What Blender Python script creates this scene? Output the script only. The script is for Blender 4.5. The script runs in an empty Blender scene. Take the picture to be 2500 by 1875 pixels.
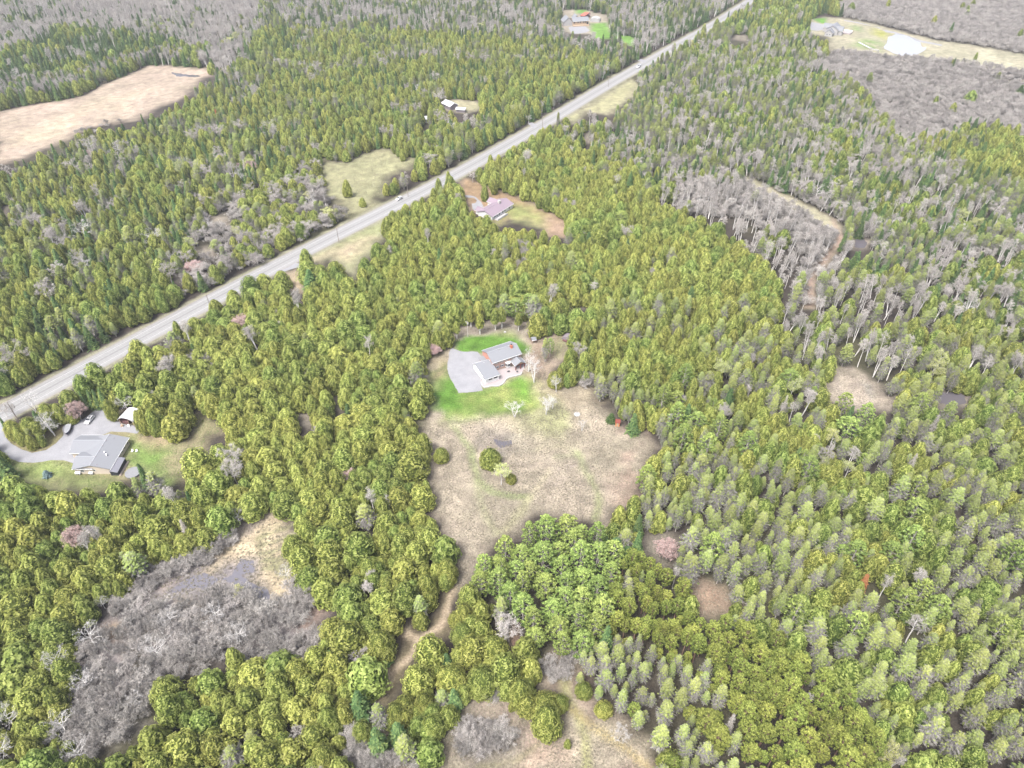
import bpy, math, random
import numpy as np
from mathutils import Vector, Matrix
random.seed(7); RNG = np.random.default_rng(7)
sc = bpy.context.scene
COL = sc.collection
# ------------------------------------------------------------------ camera, sky, sun, exposure
CAMH, FOC, PITCH = 190.0, 1735.0, math.radians(40)
SP, CP = math.sin(PITCH), math.cos(PITCH)
cam = bpy.data.cameras.new('camera'); camo = bpy.data.objects.new('camera', cam); COL.objects.link(camo)
camo.location = (0, 0, CAMH); camo.rotation_euler = (math.radians(50), 0, 0)
cam.sensor_width = 36; cam.lens = 36 * FOC / 2500; cam.clip_end = 12000; cam.clip_start = 1
sc.camera = camo
w = bpy.data.worlds.new('World'); sc.world = w; w.use_nodes = True
nt = w.node_tree; bg = nt.nodes['Background']
sky = nt.nodes.new('ShaderNodeTexSky'); sky.sky_type = 'NISHITA'; sky.sun_disc = False
SUN_EL, SUN_AZ = math.radians(60), math.radians(-38)     # sun high, behind the camera's left shoulder
sky.sun_elevation = SUN_EL; sky.sun_rotation = math.radians(180) - SUN_AZ
sky.air_density = 1.0; sky.dust_density = 6.0; sky.ozone_density = 1.0
hs = nt.nodes.new('ShaderNodeHueSaturation'); hs.inputs['Saturation'].default_value = 0.6   # an overcast sky is nearly colourless
nt.links.new(sky.outputs[0], hs.inputs['Color']); nt.links.new(hs.outputs[0], bg.inputs[0])
bg.inputs[1].default_value = 0.11
sl = bpy.data.lights.new('sun', 'SUN'); so = bpy.data.objects.new('sun', sl); COL.objects.link(so)
sl.energy = 1.5; sl.angle = math.radians(14); sl.color = (1, 0.985, 0.965)
sdir = Vector((math.sin(SUN_AZ) * math.cos(SUN_EL), -math.cos(SUN_AZ) * math.cos(SUN_EL), math.sin(SUN_EL)))
so.rotation_euler = sdir.to_track_quat('Z', 'Y').to_euler()
sc.view_settings.view_transform = 'Standard'; sc.view_settings.look = 'None'
sc.view_settings.gamma = 1; sc.view_settings.exposure = 1.84
sc.view_settings.use_curve_mapping = False
sc.cycles.max_bounces = 5; sc.cycles.diffuse_bounces = 3; sc.cycles.transparent_max_bounces = 8; sc.cycles.volume_bounces = 0
# ------------------------------------------------------------------ helpers
def P(px, py, z=0.0):
    u = (px - 1250) / FOC; v = (py - 937.5) / FOC
    t = (CAMH - z) / (SP + v * CP)
    return (u * t, t * (CP - v * SP))
def proj(x, y, z):                     # numpy: world -> photo pixel
    dz = z - CAMH
    d = y * CP - dz * SP; up = y * SP + dz * CP
    return 1250 + FOC * x / d, 937.5 - FOC * up / d
ZO = {'F': (0, 0, 1.0), 'D': (0, 0, .8848), '1': (0, 0, 2.212), '2': (750, 0, 2.212), '3': (1500, 0, 2.212), '4': (0, 600, 2.212), '5': (750, 600, 2.212),
      '6': (1500, 600, 2.212), '7': (0, 1125, 2.212), '8': (750, 1125, 2.212), '9': (1500, 1125, 2.212),
      'A': (1050, 780, 5.53), 'B': (1090, 820, 10.05), 'C': (0, 970, 5.53), 'E': (160, 1000, 9.215), 'G': (1100, 450, 7.373), 'H': (1350, 10, 8.848),
      'I': (1950, 20, 6.32), 'J': (1000, 220, 11.06), 'K': (0, 880, 5.53), 'L': (150, 990, 14.75), 'M': (600, 560, 11.06)}
def pix(k, x, y):
    o = ZO[k]; return (o[0] + x / o[2], o[1] + y / o[2])
def W(k, x, y, z=0.0): return P(*pix(k, x, y), z)
def PL(k, s): return np.array([pix(k, *map(float, q.split(','))) for q in s.split()])
def tow(poly): return np.array([P(a, b) for a, b in poly])
def inside(px, py, poly):
    x0, y0 = poly[:, 0], poly[:, 1]; x1, y1 = np.roll(x0, -1), np.roll(y0, -1)
    r = np.zeros(px.shape, bool)
    bb = (px >= x0.min()) & (px <= x0.max()) & (py >= y0.min()) & (py <= y0.max())
    i = np.nonzero(bb)[0]
    if len(i) == 0: return r
    X, Y = px[i], py[i]; c = np.zeros(len(i), bool)
    for a, b, e, f in zip(x0, y0, x1, y1):
        if b == f: continue
        c ^= ((b > Y) != (f > Y)) & (X < (e - a) * (Y - b) / (f - b) + a)
    r[i] = c; return r
def segdist(X, Y, a, b):
    ax, ay = a; dx, dy = b[0] - ax, b[1] - ay; L = dx * dx + dy * dy + 1e-9
    t = np.clip(((X - ax) * dx + (Y - ay) * dy) / L, 0, 1)
    return np.hypot(X - ax - t * dx, Y - ay - t * dy)
def sdist(X, Y, poly):                 # signed distance, positive inside
    d = np.full(X.shape, 1e9)
    for a, b in zip(poly, np.roll(poly, -1, 0)): d = np.minimum(d, segdist(X, Y, a, b))
    return np.where(inside(X, Y, poly), d, -d)
def ldist(X, Y, line):
    d = np.full(X.shape, 1e9)
    for a, b in zip(line[:-1], line[1:]): d = np.minimum(d, segdist(X, Y, a, b))
    return d
_tab = np.random.default_rng(3).random((256, 256))
def vnoise(X, Y, s, o=0):
    X = X / s + 17.3 * o + 1000; Y = Y / s + 9.1 * o + 1000
    i, j = np.floor(X).astype(int), np.floor(Y).astype(int); f, g = X - i, Y - j
    f = f * f * (3 - 2 * f); g = g * g * (3 - 2 * g)
    T = lambda a, b: _tab[a & 255, b & 255]
    return (T(i, j) * (1 - f) + T(i + 1, j) * f) * (1 - g) + (T(i, j + 1) * (1 - f) + T(i + 1, j + 1) * f) * g
def fbm(X, Y, s, o=0): return (vnoise(X, Y, s, o) + .5 * vnoise(X, Y, s / 2.1, o + 1) + .25 * vnoise(X, Y, s / 4.3, o + 2)) / 1.75
def tag(o, label=None, cat=None, group=None, kind=None):
    for k, v in (('label', label), ('category', cat), ('group', group), ('kind', kind)):
        if v: o[k] = v
    return o
def empty(name, loc, rz=0.0, **k):
    o = bpy.data.objects.new(name, None); COL.objects.link(o); o.location = loc; o.rotation_euler = (0, 0, rz); o.empty_display_size = .5
    return tag(o, **k)
def link(name, me, parent=None, loc=None, rz=None):
    o = bpy.data.objects.new(name, me); COL.objects.link(o)
    if parent: o.parent = parent
    if loc is not None: o.location = loc
    if rz is not None: o.rotation_euler = (0, 0, rz)
    return o
class MB:                              # mesh builder
    def __init__(s): s.v = []; s.f = []; s.m = []
    def add(s, v, f, m=0):
        n = len(s.v); s.v += [tuple(q) for q in v]; s.f += [tuple(i + n for i in q) for q in f]; s.m += [m] * len(f); return s
    def box(s, x0, y0, z0, x1, y1, z1, m=0, rz=0, c=None):
        v = [(x, y, z) for z in (z0, z1) for x, y in ((x0, y0), (x1, y0), (x1, y1), (x0, y1))]
        if rz:
            c = c or ((x0 + x1) / 2, (y0 + y1) / 2); C_, S_ = math.cos(rz), math.sin(rz)
            v = [(c[0] + (x - c[0]) * C_ - (y - c[1]) * S_, c[1] + (x - c[0]) * S_ + (y - c[1]) * C_, z) for x, y, z in v]
        return s.add(v, [(0, 3, 2, 1), (4, 5, 6, 7), (0, 1, 5, 4), (1, 2, 6, 5), (2, 3, 7, 6), (3, 0, 4, 7)], m)
    def slab(s, top, th, m=0):         # polygon extruded downwards
        n = len(top); v = list(top) + [(x, y, z - th) for x, y, z in top]
        return s.add(v, [tuple(range(n)), tuple(range(2 * n - 1, n - 1, -1))] + [(i, i + n, (i + 1) % n + n, (i + 1) % n) for i in range(n)], m)
    def tube(s, a, b, r0, r1=None, n=6, m=0):
        a, b = Vector(a), Vector(b); r1 = r0 if r1 is None else r1
        q = (b - a).to_track_quat('Z', 'Y'); v = []
        for p, r in ((a, r0), (b, r1)):
            for i in range(n):
                t = 2 * math.pi * i / n; v.append(p + q @ Vector((math.cos(t) * r, math.sin(t) * r, 0)))
        return s.add(v, [(i, (i + 1) % n, (i + 1) % n + n, i + n) for i in range(n)] + [tuple(range(n - 1, -1, -1)), tuple(range(n, 2 * n))], m)
    def mesh(s, name, mats):
        me = bpy.data.meshes.new(name); me.from_pydata(s.v, [], s.f); me.update()
        for m in (mats if isinstance(mats, (list, tuple)) else [mats]): me.materials.append(m)
        me.polygons.foreach_set('material_index', s.m); return me
    def obj(s, name, mats, parent=None, **k): return link(name, s.mesh(name, mats), parent, **k)
# ------------------------------------------------------------------ materials
def newmat(name, rough=.9, spec=.2):
    m = bpy.data.materials.new(name); m.use_nodes = True; n = m.node_tree; b = n.nodes['Principled BSDF']
    b.inputs['Roughness'].default_value = rough; b.inputs['Specular IOR Level'].default_value = spec
    return m, n, b
def N(n, t, **k):
    o = n.nodes.new(t)
    for a, v in k.items():
        if a in o.inputs.keys() if isinstance(a, str) else False: o.inputs[a].default_value = v
        else: setattr(o, a, v)
    return o
def noise(n, scale, detail=4, rough=.6, vec=None):
    o = n.nodes.new('ShaderNodeTexNoise'); o.inputs['Scale'].default_value = scale; o.inputs['Detail'].default_value = detail; o.inputs['Roughness'].default_value = rough
    if vec is not None: n.links.new(vec, o.inputs['Vector'])
    return o.outputs['Fac']
def ramp(n, fac, stops):
    o = n.nodes.new('ShaderNodeValToRGB'); e = o.color_ramp.elements
    while len(e) < len(stops): e.new(.5)
    for q, (p, c) in zip(e, stops): q.position = p; q.color = (*c, 1) if len(c) == 3 else c
    n.links.new(fac, o.inputs[0]); return o.outputs[0]
def mixc(n, fac, a, b, mode='MIX'):
    o = n.nodes.new('ShaderNodeMix'); o.data_type = 'RGBA'; o.blend_type = mode
    for s, x in ((0, fac), (6, a), (7, b)):
        if isinstance(x, (int, float)): o.inputs[s].default_value = x
        elif isinstance(x, tuple): o.inputs[s].default_value = (*x, 1)
        else: n.links.new(x, o.inputs[s])
    return o.outputs[2]
def objco(n): return n.nodes.new('ShaderNodeTexCoord').outputs['Object']
def bump(n, b, h, s, d):
    o = n.nodes.new('ShaderNodeBump'); o.inputs['Strength'].default_value = s; o.inputs['Distance'].default_value = d
    n.links.new(h, o.inputs['Height']); n.links.new(o.outputs[0], b.inputs['Normal'])
def rough_mat(name, c, var=.25, scale=2., rough=.85, spec=.2, bmp=0):
    m, n, b = newmat(name, rough, spec); co = objco(n)
    f = noise(n, scale, 5, .65, co)
    lo = tuple(max(0, x * (1 - var)) for x in c); hi = tuple(min(1, x * (1 + var)) for x in c)
    n.links.new(ramp(n, f, [(.3, lo), (.7, hi)]), b.inputs['Base Color'])
    if bmp: bump(n, b, f, .6, bmp)
    return m
def foliage(name, dark, mid, tip, objvar=.25, tr=.25, tint=None):
    m, n, b = newmat(name, .85, .15)
    at = n.nodes.new('ShaderNodeAttribute'); at.attribute_name = 'v'
    oi = n.nodes.new('ShaderNodeObjectInfo')
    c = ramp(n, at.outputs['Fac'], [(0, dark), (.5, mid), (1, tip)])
    hv = n.nodes.new('ShaderNodeHueSaturation'); n.links.new(c, hv.inputs['Color'])
    mr = n.nodes.new('ShaderNodeMapRange'); mr.inputs[3].default_value = .500; mr.inputs[4].default_value = .526; n.links.new(oi.outputs['Random'], mr.inputs[0]); n.links.new(mr.outputs[0], hv.inputs['Hue'])
    wn = n.nodes.new('ShaderNodeTexWhiteNoise'); wn.noise_dimensions = '1D'; n.links.new(oi.outputs['Random'], wn.inputs['W'])
    m2 = n.nodes.new('ShaderNodeMapRange'); m2.inputs[3].default_value = 1 - objvar; m2.inputs[4].default_value = 1 + objvar; n.links.new(wn.outputs['Value'], m2.inputs[0]); n.links.new(m2.outputs[0], hv.inputs['Value'])
    n.links.new(hv.outputs[0], b.inputs['Base Color'])
    if tr:
        t = n.nodes.new('ShaderNodeBsdfTranslucent'); n.links.new(hv.outputs[0], t.inputs[0])
        mx = n.nodes.new('ShaderNodeMixShader'); mx.inputs[0].default_value = tr
        n.links.new(b.outputs[0], mx.inputs[1]); n.links.new(t.outputs[0], mx.inputs[2]); n.links.new(mx.outputs[0], n.nodes['Material Output'].inputs[0])
    return m
M = {}
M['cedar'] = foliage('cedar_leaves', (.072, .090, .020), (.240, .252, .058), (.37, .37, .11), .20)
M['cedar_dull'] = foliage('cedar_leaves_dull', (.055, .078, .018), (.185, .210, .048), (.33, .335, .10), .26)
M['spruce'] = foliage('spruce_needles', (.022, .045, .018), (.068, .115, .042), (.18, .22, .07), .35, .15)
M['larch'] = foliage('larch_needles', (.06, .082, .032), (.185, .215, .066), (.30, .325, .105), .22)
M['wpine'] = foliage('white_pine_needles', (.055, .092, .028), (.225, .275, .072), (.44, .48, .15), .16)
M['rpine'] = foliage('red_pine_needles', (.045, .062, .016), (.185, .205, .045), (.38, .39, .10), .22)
M['aspen'] = foliage('budding_leaves', (.25, .27, .08), (.45, .46, .16), (.60, .58, .27), .2, .35)
M['twig'] = foliage('grey_twigs', (.17, .155, .143), (.325, .30, .283), (.49, .46, .435), .2, 0)
M['whitetwig'] = foliage('white_branches', (.28, .265, .26), (.40, .385, .375), (.50, .485, .47), .1, 0)
M['larchtwig'] = foliage('conifer_twigs', (.10, .092, .085), (.21, .20, .185), (.34, .32, .305), .2, 0)
M['deadtwig'] = foliage('dead_twigs', (.17, .155, .14), (.28, .255, .235), (.40, .37, .345), .2, 0)
M['pink'] = foliage('maple_buds', (.22, .14, .13), (.38, .26, .25), (.50, .36, .34), .2, .2)
M['rust'] = foliage('rust_needles', (.17, .06, .03), (.27, .10, .05), (.33, .15, .08), .1, .2)
M['alder'] = foliage('alder_twigs', (.135, .123, .114), (.285, .265, .25), (.47, .44, .42), .30, 0)
M['birch'] = rough_mat('birch_bark', (.58, .56, .54), .2, 3.)
M['bark'] = rough_mat('grey_bark', (.36, .33, .31), .3, 3.)
M['rbark'] = rough_mat('red_bark', (.20, .13, .10), .3, 3.)
M['cedar_green'] = foliage('cedar_leaves_green', (.055, .082, .018), (.180, .215, .050), (.30, .33, .10), .22)
M['bluespruce'] = foliage('blue_spruce_needles', (.05, .085, .08), (.12, .18, .18), (.2, .28, .28), .1, .1)
M['shingle'] = rough_mat('grey_shingle', (0.167, 0.173, 0.187), .10, 6., .9, .2, .01)
M['shingle_purple'] = rough_mat('purple_shingle', (.194, .155, .184), .10, 6.)
M['ridge'] = rough_mat('pale_ridge_cap', (0.245, 0.251, 0.269), .06, 6.)
M['white'] = rough_mat('white_paint', (.562, .562, .562), .06, 4., .5)
M['metal'] = rough_mat('white_sheet_metal', (.42, .42, .43), .06, 1.5, .4, .5)
M['siding'] = rough_mat('beige_siding', (.46, .40, .335), .08, 5.)
M['glass'], _n, _b = newmat('window_glass', .08, .6); _b.inputs['Base Color'].default_value = (.03, .035, .045, 1)
M['shutter'] = rough_mat('black_shutter', (.03, .028, .04), .2, 5.)
M['dark'] = rough_mat('dark_trim', (.035, .035, .04), .2, 5.)
M['redwood'] = rough_mat('red_stained_wood', (.158, .043, .032), .2, 4.)
M['wood'] = rough_mat('tan_wood', (.324, .245, .173), .2, 4.)
M['deckwood'] = rough_mat('pale_deck_boards', (.360, .302, .259), .15, 4.)
M['greywood'] = rough_mat('grey_boards', (.173, .151, .166), .2, 4.)
M['paver'] = rough_mat('pink_grey_pavers', (.274, .241, .241), .10, 3.)
M['concrete'] = rough_mat('pale_concrete', (.302, .295, .295), .1, 3.)
M['stone'] = rough_mat('pale_stone', (.34, .33, .32), .2, 2., .9, .2, .03)
M['carwhite'] = rough_mat('white_car_paint', (.576, .576, .583), .02, 4., .25, .6)
M['tyre'] = rough_mat('tyre_rubber', (.03, .03, .03), .2, 8.)
M['cover'] = rough_mat('grey_boat_cover', (.288, .295, .310), .08, 2.)
M['hull'] = rough_mat('dark_blue_hull', (.05, .055, .09), .1, 2., .4)
M['orange'] = rough_mat('orange_plastic', (.540, .144, .058), .1, 3.)
M['pole'] = rough_mat('weathered_pole', (.20, .17, .15), .2, 3.)
M['poolcover'] = rough_mat('pool_cover', (.17, .172, .18), .1, 2.)
M['redroof'] = rough_mat('rust_red_panel', (.30, .095, .07), .1, 3.)
M['maroon'] = rough_mat('maroon_boards', (.115, .058, .058), .2, 3.)
M['darkmetal'] = rough_mat('charcoal_metal', (.14, .14, .16), .1, 2., .5, .4)
def brick_mat():
    m, n, b = newmat('red_brick', .85); co = objco(n)
    t = n.nodes.new('ShaderNodeTexBrick'); n.links.new(co, t.inputs['Vector']); t.inputs['Scale'].default_value = 4
    t.inputs['Color1'].default_value = (.50, .165, .09, 1); t.inputs['Color2'].default_value = (.40, .13, .075, 1); t.inputs['Mortar'].default_value = (0.328, 0.234, 0.203, 1)
    n.links.new(t.outputs[0], b.inputs['Base Color']); return m
M['brick'] = brick_mat()
def ground_mat():
    m, n, b = newmat('ground_cover', .95, .1); co = objco(n)
    at = n.nodes.new('ShaderNodeAttribute'); at.attribute_name = 'Col'
    a = noise(n, 1.6, 6, .75, co); c = noise(n, .22, 5, .7, co); d = noise(n, .035, 4, .6, co)
    k = ramp(n, a, [(.28, (.45, .43, .42)), (.5, (.96, .95, .94)), (.72, (1.5, 1.48, 1.44))])
    k2 = ramp(n, c, [(.3, (.72, .70, .71)), (.7, (1.25, 1.25, 1.21))]); k3 = ramp(n, d, [(.3, (.86, .88, .84)), (.7, (1.14, 1.11, 1.12))])
    x = mixc(n, 1., at.outputs['Color'], k, 'MULTIPLY'); x = mixc(n, 1., x, k2, 'MULTIPLY'); x = mixc(n, 1., x, k3, 'MULTIPLY')
    n.links.new(x, b.inputs['Base Color']); bump(n, b, a, .8, .25); return m
M['ground'] = ground_mat()
def gravel_mat():
    m, n, b = newmat('gravel', .95, .1); co = objco(n)
    a = noise(n, 3., 6, .75, co); c = noise(n, .25, 4, .6, co)
    k = ramp(n, a, [(.3, (.165, .167, .18)), (.7, (.255, .257, .272))]); k2 = ramp(n, c, [(.3, (.88, .88, .88)), (.7, (1.08, 1.07, 1.06))])
    n.links.new(mixc(n, 1., k, k2, 'MULTIPLY'), b.inputs['Base Color']); bump(n, b, a, .5, .05); return m
M['gravel'] = gravel_mat()
def road_mat():
    m, n, b = newmat('worn_asphalt', .9, .2); co = objco(n)
    at = n.nodes.new('ShaderNodeAttribute'); at.attribute_name = 'Col'
    k = ramp(n, noise(n, .9, 6, .7, co), [(.3, (.86, .86, .86)), (.7, (1.12, 1.11, 1.1))])
    n.links.new(mixc(n, 1., at.outputs['Color'], k, 'MULTIPLY'), b.inputs['Base Color']); return m
M['road'] = road_mat()
def water_mat(name, c, rough):
    m, n, b = newmat(name, rough, .5); b.inputs['Base Color'].default_value = (*c, 1)
    bump(n, b, noise(n, 1.2, 3, .5, objco(n)), .08, .05); return m
M['water'] = water_mat('dark_pond_water', (.085, .078, .088), .2)
M['bigwater'] = water_mat('pond_water', (.25, .26, .28), .35)  # pale base colour stands in for the sky's reflection
M['marshwater'] = water_mat('marsh_water', (.11, .105, .12), .25)
# ------------------------------------------------------------------ layout: clearings seen in the photo
MEADOW = PL('5', '785,490 800,450 840,440 870,440 960,410 1000,400 1100,400 1200,420 1215,495 1370,480 1400,530 1370,600 1290,650 1290,750 1390,775 1500,745 1535,765 1560,850 1610,890 1650,940 1700,1000 1830,1020 1885,1090 1830,1170 1770,1290 1740,1350 1640,1440 1600,1560 1580,1500 1430,1470 1240,1420 1160,1480 1150,1560 1000,1590 900,1700 880,1800 815,1870 800,1700 760,1560 690,1440 680,1260 600,1190 700,1170 770,1130 760,1060 700,1050 640,1040 620,930 680,880 672,780 620,690 690,600 775,565 785,520')
LEFTYARD = PL('4', '0,960 50,985 60,1060 150,1110 210,1130 340,1060 350,960 480,950 520,885 590,880 640,950 740,965 800,1015 950,1040 1045,1060 1060,910 1120,905 1210,1000 1110,1030 1095,1100 1015,1110 1000,1190 1010,1255 850,1240 800,1200 745,1180 740,1245 560,1300 480,1320 470,1250 380,1250 350,1290 280,1290 100,1215 0,1130')
MARSH = PL('7', '1550,250 1560,450 1600,560 1650,650 1710,760 1800,770 1720,870 1660,900 1640,1020 1280,1010 1110,1050 980,1100 840,1180 880,1280 760,1340 670,1400 740,1450 500,1530 440,1600 330,1450 400,1260 410,1090 470,1010 530,900 620,750 715,720 720,660 830,610 900,560 1100,510 1200,400 1390,290 1480,250')
SOUTH = PL('8', '770,1440 790,1390 850,1340 910,1310 960,1240 1040,1240 1065,1340 1140,1340 1200,1430 1280,1460 1370,1455 1395,1300 1370,1190 1250,1190 1240,1110 1440,1040 1470,1090 1450,1200 1560,1290 1560,1370 1640,1360 1700,1400 1760,1450 1840,1530 1890,1700 480,1700 480,1625 700,1620 710,1540')
SOUTHW = PL('8', '215,1450 260,1430 340,1560 480,1625 480,1700 205,1700')
PATHC = PL('8', '745,690 800,690 770,760 768,850 785,940 690,960 610,990 570,1130 440,1290 330,1310 400,1200 385,1110 470,1080 540,1000 510,890 620,930 730,830')
GAPS = [PL('8', '1100,860 1145,920 1130,1015 1108,990'), PL('9', '430,640 520,650 600,690 650,790 640,825 470,835 440,760'), PL('9', '150,400 260,380 345,440 350,540 260,560 160,480'),
        PL('6', '1140,740 1200,690 1270,672 1350,705 1425,770 1440,810 1530,835 1500,865 1250,868 1130,825'), PL('6', '1750,800 1900,800 1930,860 1760,870'),
        PL('2', '830,1050 850,965 930,985 1030,1030 1150,1070 1290,1145 1405,1190 1405,1280 1310,1275 1285,1230 1190,1180 1100,1180 1040,1210 1005,1190 920,1150 880,1100'),
        PL('2', '0,1365 425,1155 440,1250 375,1290 350,1345 270,1440 230,1490 130,1380 0,1440'), PL('4', '1520,170 1600,130 1650,135 1640,245 1560,225'),
        PL('2', '1390,640 1530,560 1750,430 1800,470 1700,560 1620,620 1500,600 1440,665'), PL('2', '1480,720 1530,720 1530,770 1480,765'),
        PL('2', '1375,55 1500,55 1625,85 1625,130 1645,190 1780,205 1755,245 1680,215 1540,185 1420,180 1375,150'),
        PL('2', '730,530 800,540 900,545 970,560 930,590 850,610 740,590'),PL('2','618,630 662,625 660,650 630,662'),
        PL('3', '1050,105 1150,95 1260,100 1400,130 1550,170 1750,220 1900,240 2300,310 2300,400 2040,365 1850,340 1600,310 1450,310 1300,280 1180,270 1160,200 1050,180'),
        PL('3', '2000,430 2300,430 2300,470 2050,450'), PL('3', '1290,1290 1360,1290 1420,1310 1350,1345 1290,1335'),
        PL('3', '620,180 740,195 720,225 640,215'), PL('5', '1380,290 1500,290 1570,285 1520,320 1390,325'), PL('4', '1090,1150 1140,1130 1180,1190 1130,1250'),
        PL('4', '1770,800 1850,790 1830,880 1790,870'), PL('4', '1560,905 1680,895 1680,960 1570,960'), PL('1', '1110,1160 1250,1160 1230,1240 1150,1240'),
        PL('1', '1060,1330 1190,1330 1150,1400 1070,1400'), PL('1','0,1070 40,1080 30,1180 0,1180'), PL('1','930,1480 990,1470 990,1530 930,1530'),
        PL('5', '1215,495 1370,480 1430,520 1370,600 1290,650')]
NMEADOW = PL('2', '60,860 200,880 350,810 440,800 500,850 600,850 590,880 430,950 405,1050 340,1070 390,1110 230,1165 215,1100 100,1060 70,950')
BIGMARSH = PL('1', '-40,610 200,560 400,530 600,440 800,355 1000,360 1200,380 1080,430 1000,520 860,580 720,650 590,670 450,700 290,780 130,850 -40,900')
TRACK = PL('3', '590,930 640,935 760,975 950,1060 1090,1130 1220,1200 1240,1290 1160,1400 1075,1500 1075,1659 1035,1659 1040,1500 1130,1390 1200,1290 1150,1230 1080,1210 940,1110 760,1020')
THICKET = PL('3', '1200,70 1330,-40 2400,-40 2400,900 2212,880 2140,760 2080,720 1930,690 1700,790 1540,790 1400,660 1310,510 1210,460 1060,400 1180,290 1300,290 1450,320 1600,320 1850,350 2040,375 2300,410 2300,300 1900,230 1750,210 1550,160 1400,120')
CLEAR = [MEADOW, LEFTYARD, MARSH, SOUTH, SOUTHW, PATHC, NMEADOW, BIGMARSH, TRACK] + GAPS
_rc = np.array([(-202.6, 207.6), (-154.5, 276.8), (-110, 339), (-74, 385), (-33, 440), (-11, 473), (27, 530), (76, 609), (125, 683), (156, 730), (213, 815), (279.4, 924.3)])
def chaikin(p, k=2):
    for _ in range(k): p = np.array([p[0]] + [q for a, b in zip(p[:-1], p[1:]) for q in (a * .75 + b * .25, a * .25 + b * .75)] + [p[-1]])
    return p
_rc = np.vstack([_rc[0] + (_rc[0] - _rc[1]) * 4, _rc, _rc[-1] + (_rc[-1] - _rc[-3]) * 3])
ROAD = chaikin(_rc, 3)
# ------------------------------------------------------------------ ground: one sheet, finer where the camera is near
ys = [-60.]; 
while ys[-1] < 1500: ys.append(ys[-1] + max(1.0, .0035 * max(0, ys[-1])) )
ys = np.array([-5000, -1500, -400, -120] + ys + [1800, 2500, 4000, 6500, 10000])
xs = np.concatenate([[-9000, -4000, -2000, -1200, -900], np.arange(-700, -300, 3.0), np.arange(-300, 300, 1.3), np.arange(300, 701, 3.0), [900, 1200, 2000, 4000, 9000]])
GX, GY = np.meshgrid(xs, ys); NXg, NYg = len(xs), len(ys)
X, Y = GX.ravel(), GY.ravel()
col = np.empty((X.size, 3)); n1 = fbm(X, Y, 14); n2 = fbm(X, Y, 5, 5); n3 = fbm(X, Y, 60, 9)
base = np.array([.045, .037, .032])  # forest floor, darkened in colour to carry the shade between crowns
col[:] = base * (0.7 + .6 * n1)[:, None]
g = np.clip((n3 - .5) * 4, 0, 1)[:, None]; col = col * (1 - g * .5) + np.array([.075, .075, .035]) * g * .5
region = np.zeros(X.size, int); NAMES = ['ground']
def paint(poly, c, soft=2.5, amp=3.0, name=None, world=False, strength=1., nz=0):
    global col
    wp = poly if world else tow(poly)
    bb = (X > wp[:, 0].min() - 12) & (X < wp[:, 0].max() + 12) & (Y > wp[:, 1].min() - 12) & (Y < wp[:, 1].max() + 12)
    i = np.nonzero(bb)[0]
    if not len(i): return
    d = sdist(X[i], Y[i], wp) + (n2[i] - .5) * 2 * amp
    wgt = np.clip(d / soft * .5 + .5, 0, 1) * strength
    if nz: wgt = wgt * np.clip((fbm(X[i], Y[i], nz, 11) - .38) * 5, 0, 1)
    cc = np.array(c)[None, :] * (.85 + .3 * n1[i])[:, None]
    cc = cc * (.80 + .40 * vnoise(X[i], Y[i], 2.6, 7) * 1.0)[:, None]
    col[i] = col[i] * (1 - wgt[:, None]) + cc * wgt[:, None]
    if name:
        if name not in NAMES: NAMES.append(name)
        region[i[d > 0]] = NAMES.index(name)
def stroke(line, wd, c, soft=1., strength=1.):
    wl = tow(line); d = ldist(X, Y, wl); wgt = np.clip((wd / 2 - d + (n2 - .5) * 1.5) / soft + .5, 0, 1) * strength
    global col
    col = col * (1 - wgt[:, None]) + np.array(c)[None, :] * wgt[:, None]
DRY = (.234, .196, .155); DRY2 = (.194, .151, .122); LAWN = (.076, .148, .026); LAWN2 = (.151, .176, .065); BARE = (.165, .142, .118); STRAW = (.295, .238, .169); MUD = (.144, .119, .119)
paint(THICKET, (.144, .126, .119), 8, 6, 'scrubland')
for gp in GAPS: paint(gp, BARE, 4, 3, 'clearing_floor')
paint(BIGMARSH, (.265, .21, .17), 5, 4, 'marsh')
paint(PL('1', '0,700 300,640 600,520 900,450 700,600 300,740 0,830'), (.31, .25, .19), 9, 9, None, nz=25)
paint(NMEADOW, (.216, .205, .122), 5, 4, 'meadow')
paint(GAPS[6], (.194, .194, .108), 5, 3, 'roadside_grass'); paint(PL('2', '0,1440 130,1370 230,1410 350,1290 300,1280 130,1350 0,1400'), (.274, .223, .158), 5, 4)
paint(GAPS[7], (.302, .238, .166), 3, 2); paint(GAPS[8], (.230, .216, .130), 5, 3, 'roadside_grass')
paint(GAPS[5], (.202, .137, .086), 3, 2, 'lawn'); paint(PL('2', '1080,1090 1180,1110 1290,1190 1290,1225 1180,1185 1080,1180 1020,1210'), (.187, .194, .079), 6, 5); paint(PL('2', '1300,1180 1400,1200 1400,1280 1310,1270'), (.245, .173, .130), 4, 4)
paint(GAPS[10], (.216, .187, .151), 4, 3, 'lawn'); paint(PL('H', '840,420 1150,400 1240,600 1700,680 1830,760 1700,900 1400,760 900,740 820,560'), (.108, .194, .043), 3, 2); paint(PL('H', '500,120 730,120 720,200 500,200'), (.101, .187, .043), 3, 1)
paint(GAPS[11], (.238, .216, .144), 4, 3)
paint(GAPS[13], (.238, .216, .158), 6, 3, 'meadow'); paint(PL('I', '220,165 420,150 420,235 330,235'), (.094, .194, .036), 2, 1)
paint(PL('I', '850,270 960,300 960,350 850,320'), (.108, .180, .050), 5, 4); paint(PL('I', '960,470 1250,520 1250,640 960,600 860,580'), (.130, .187, .065), 8, 8, nz=14); paint(PL('I', '1150,310 1400,370 1350,470 1150,400'), (.216, .216, .058), 6, 5)
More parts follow.
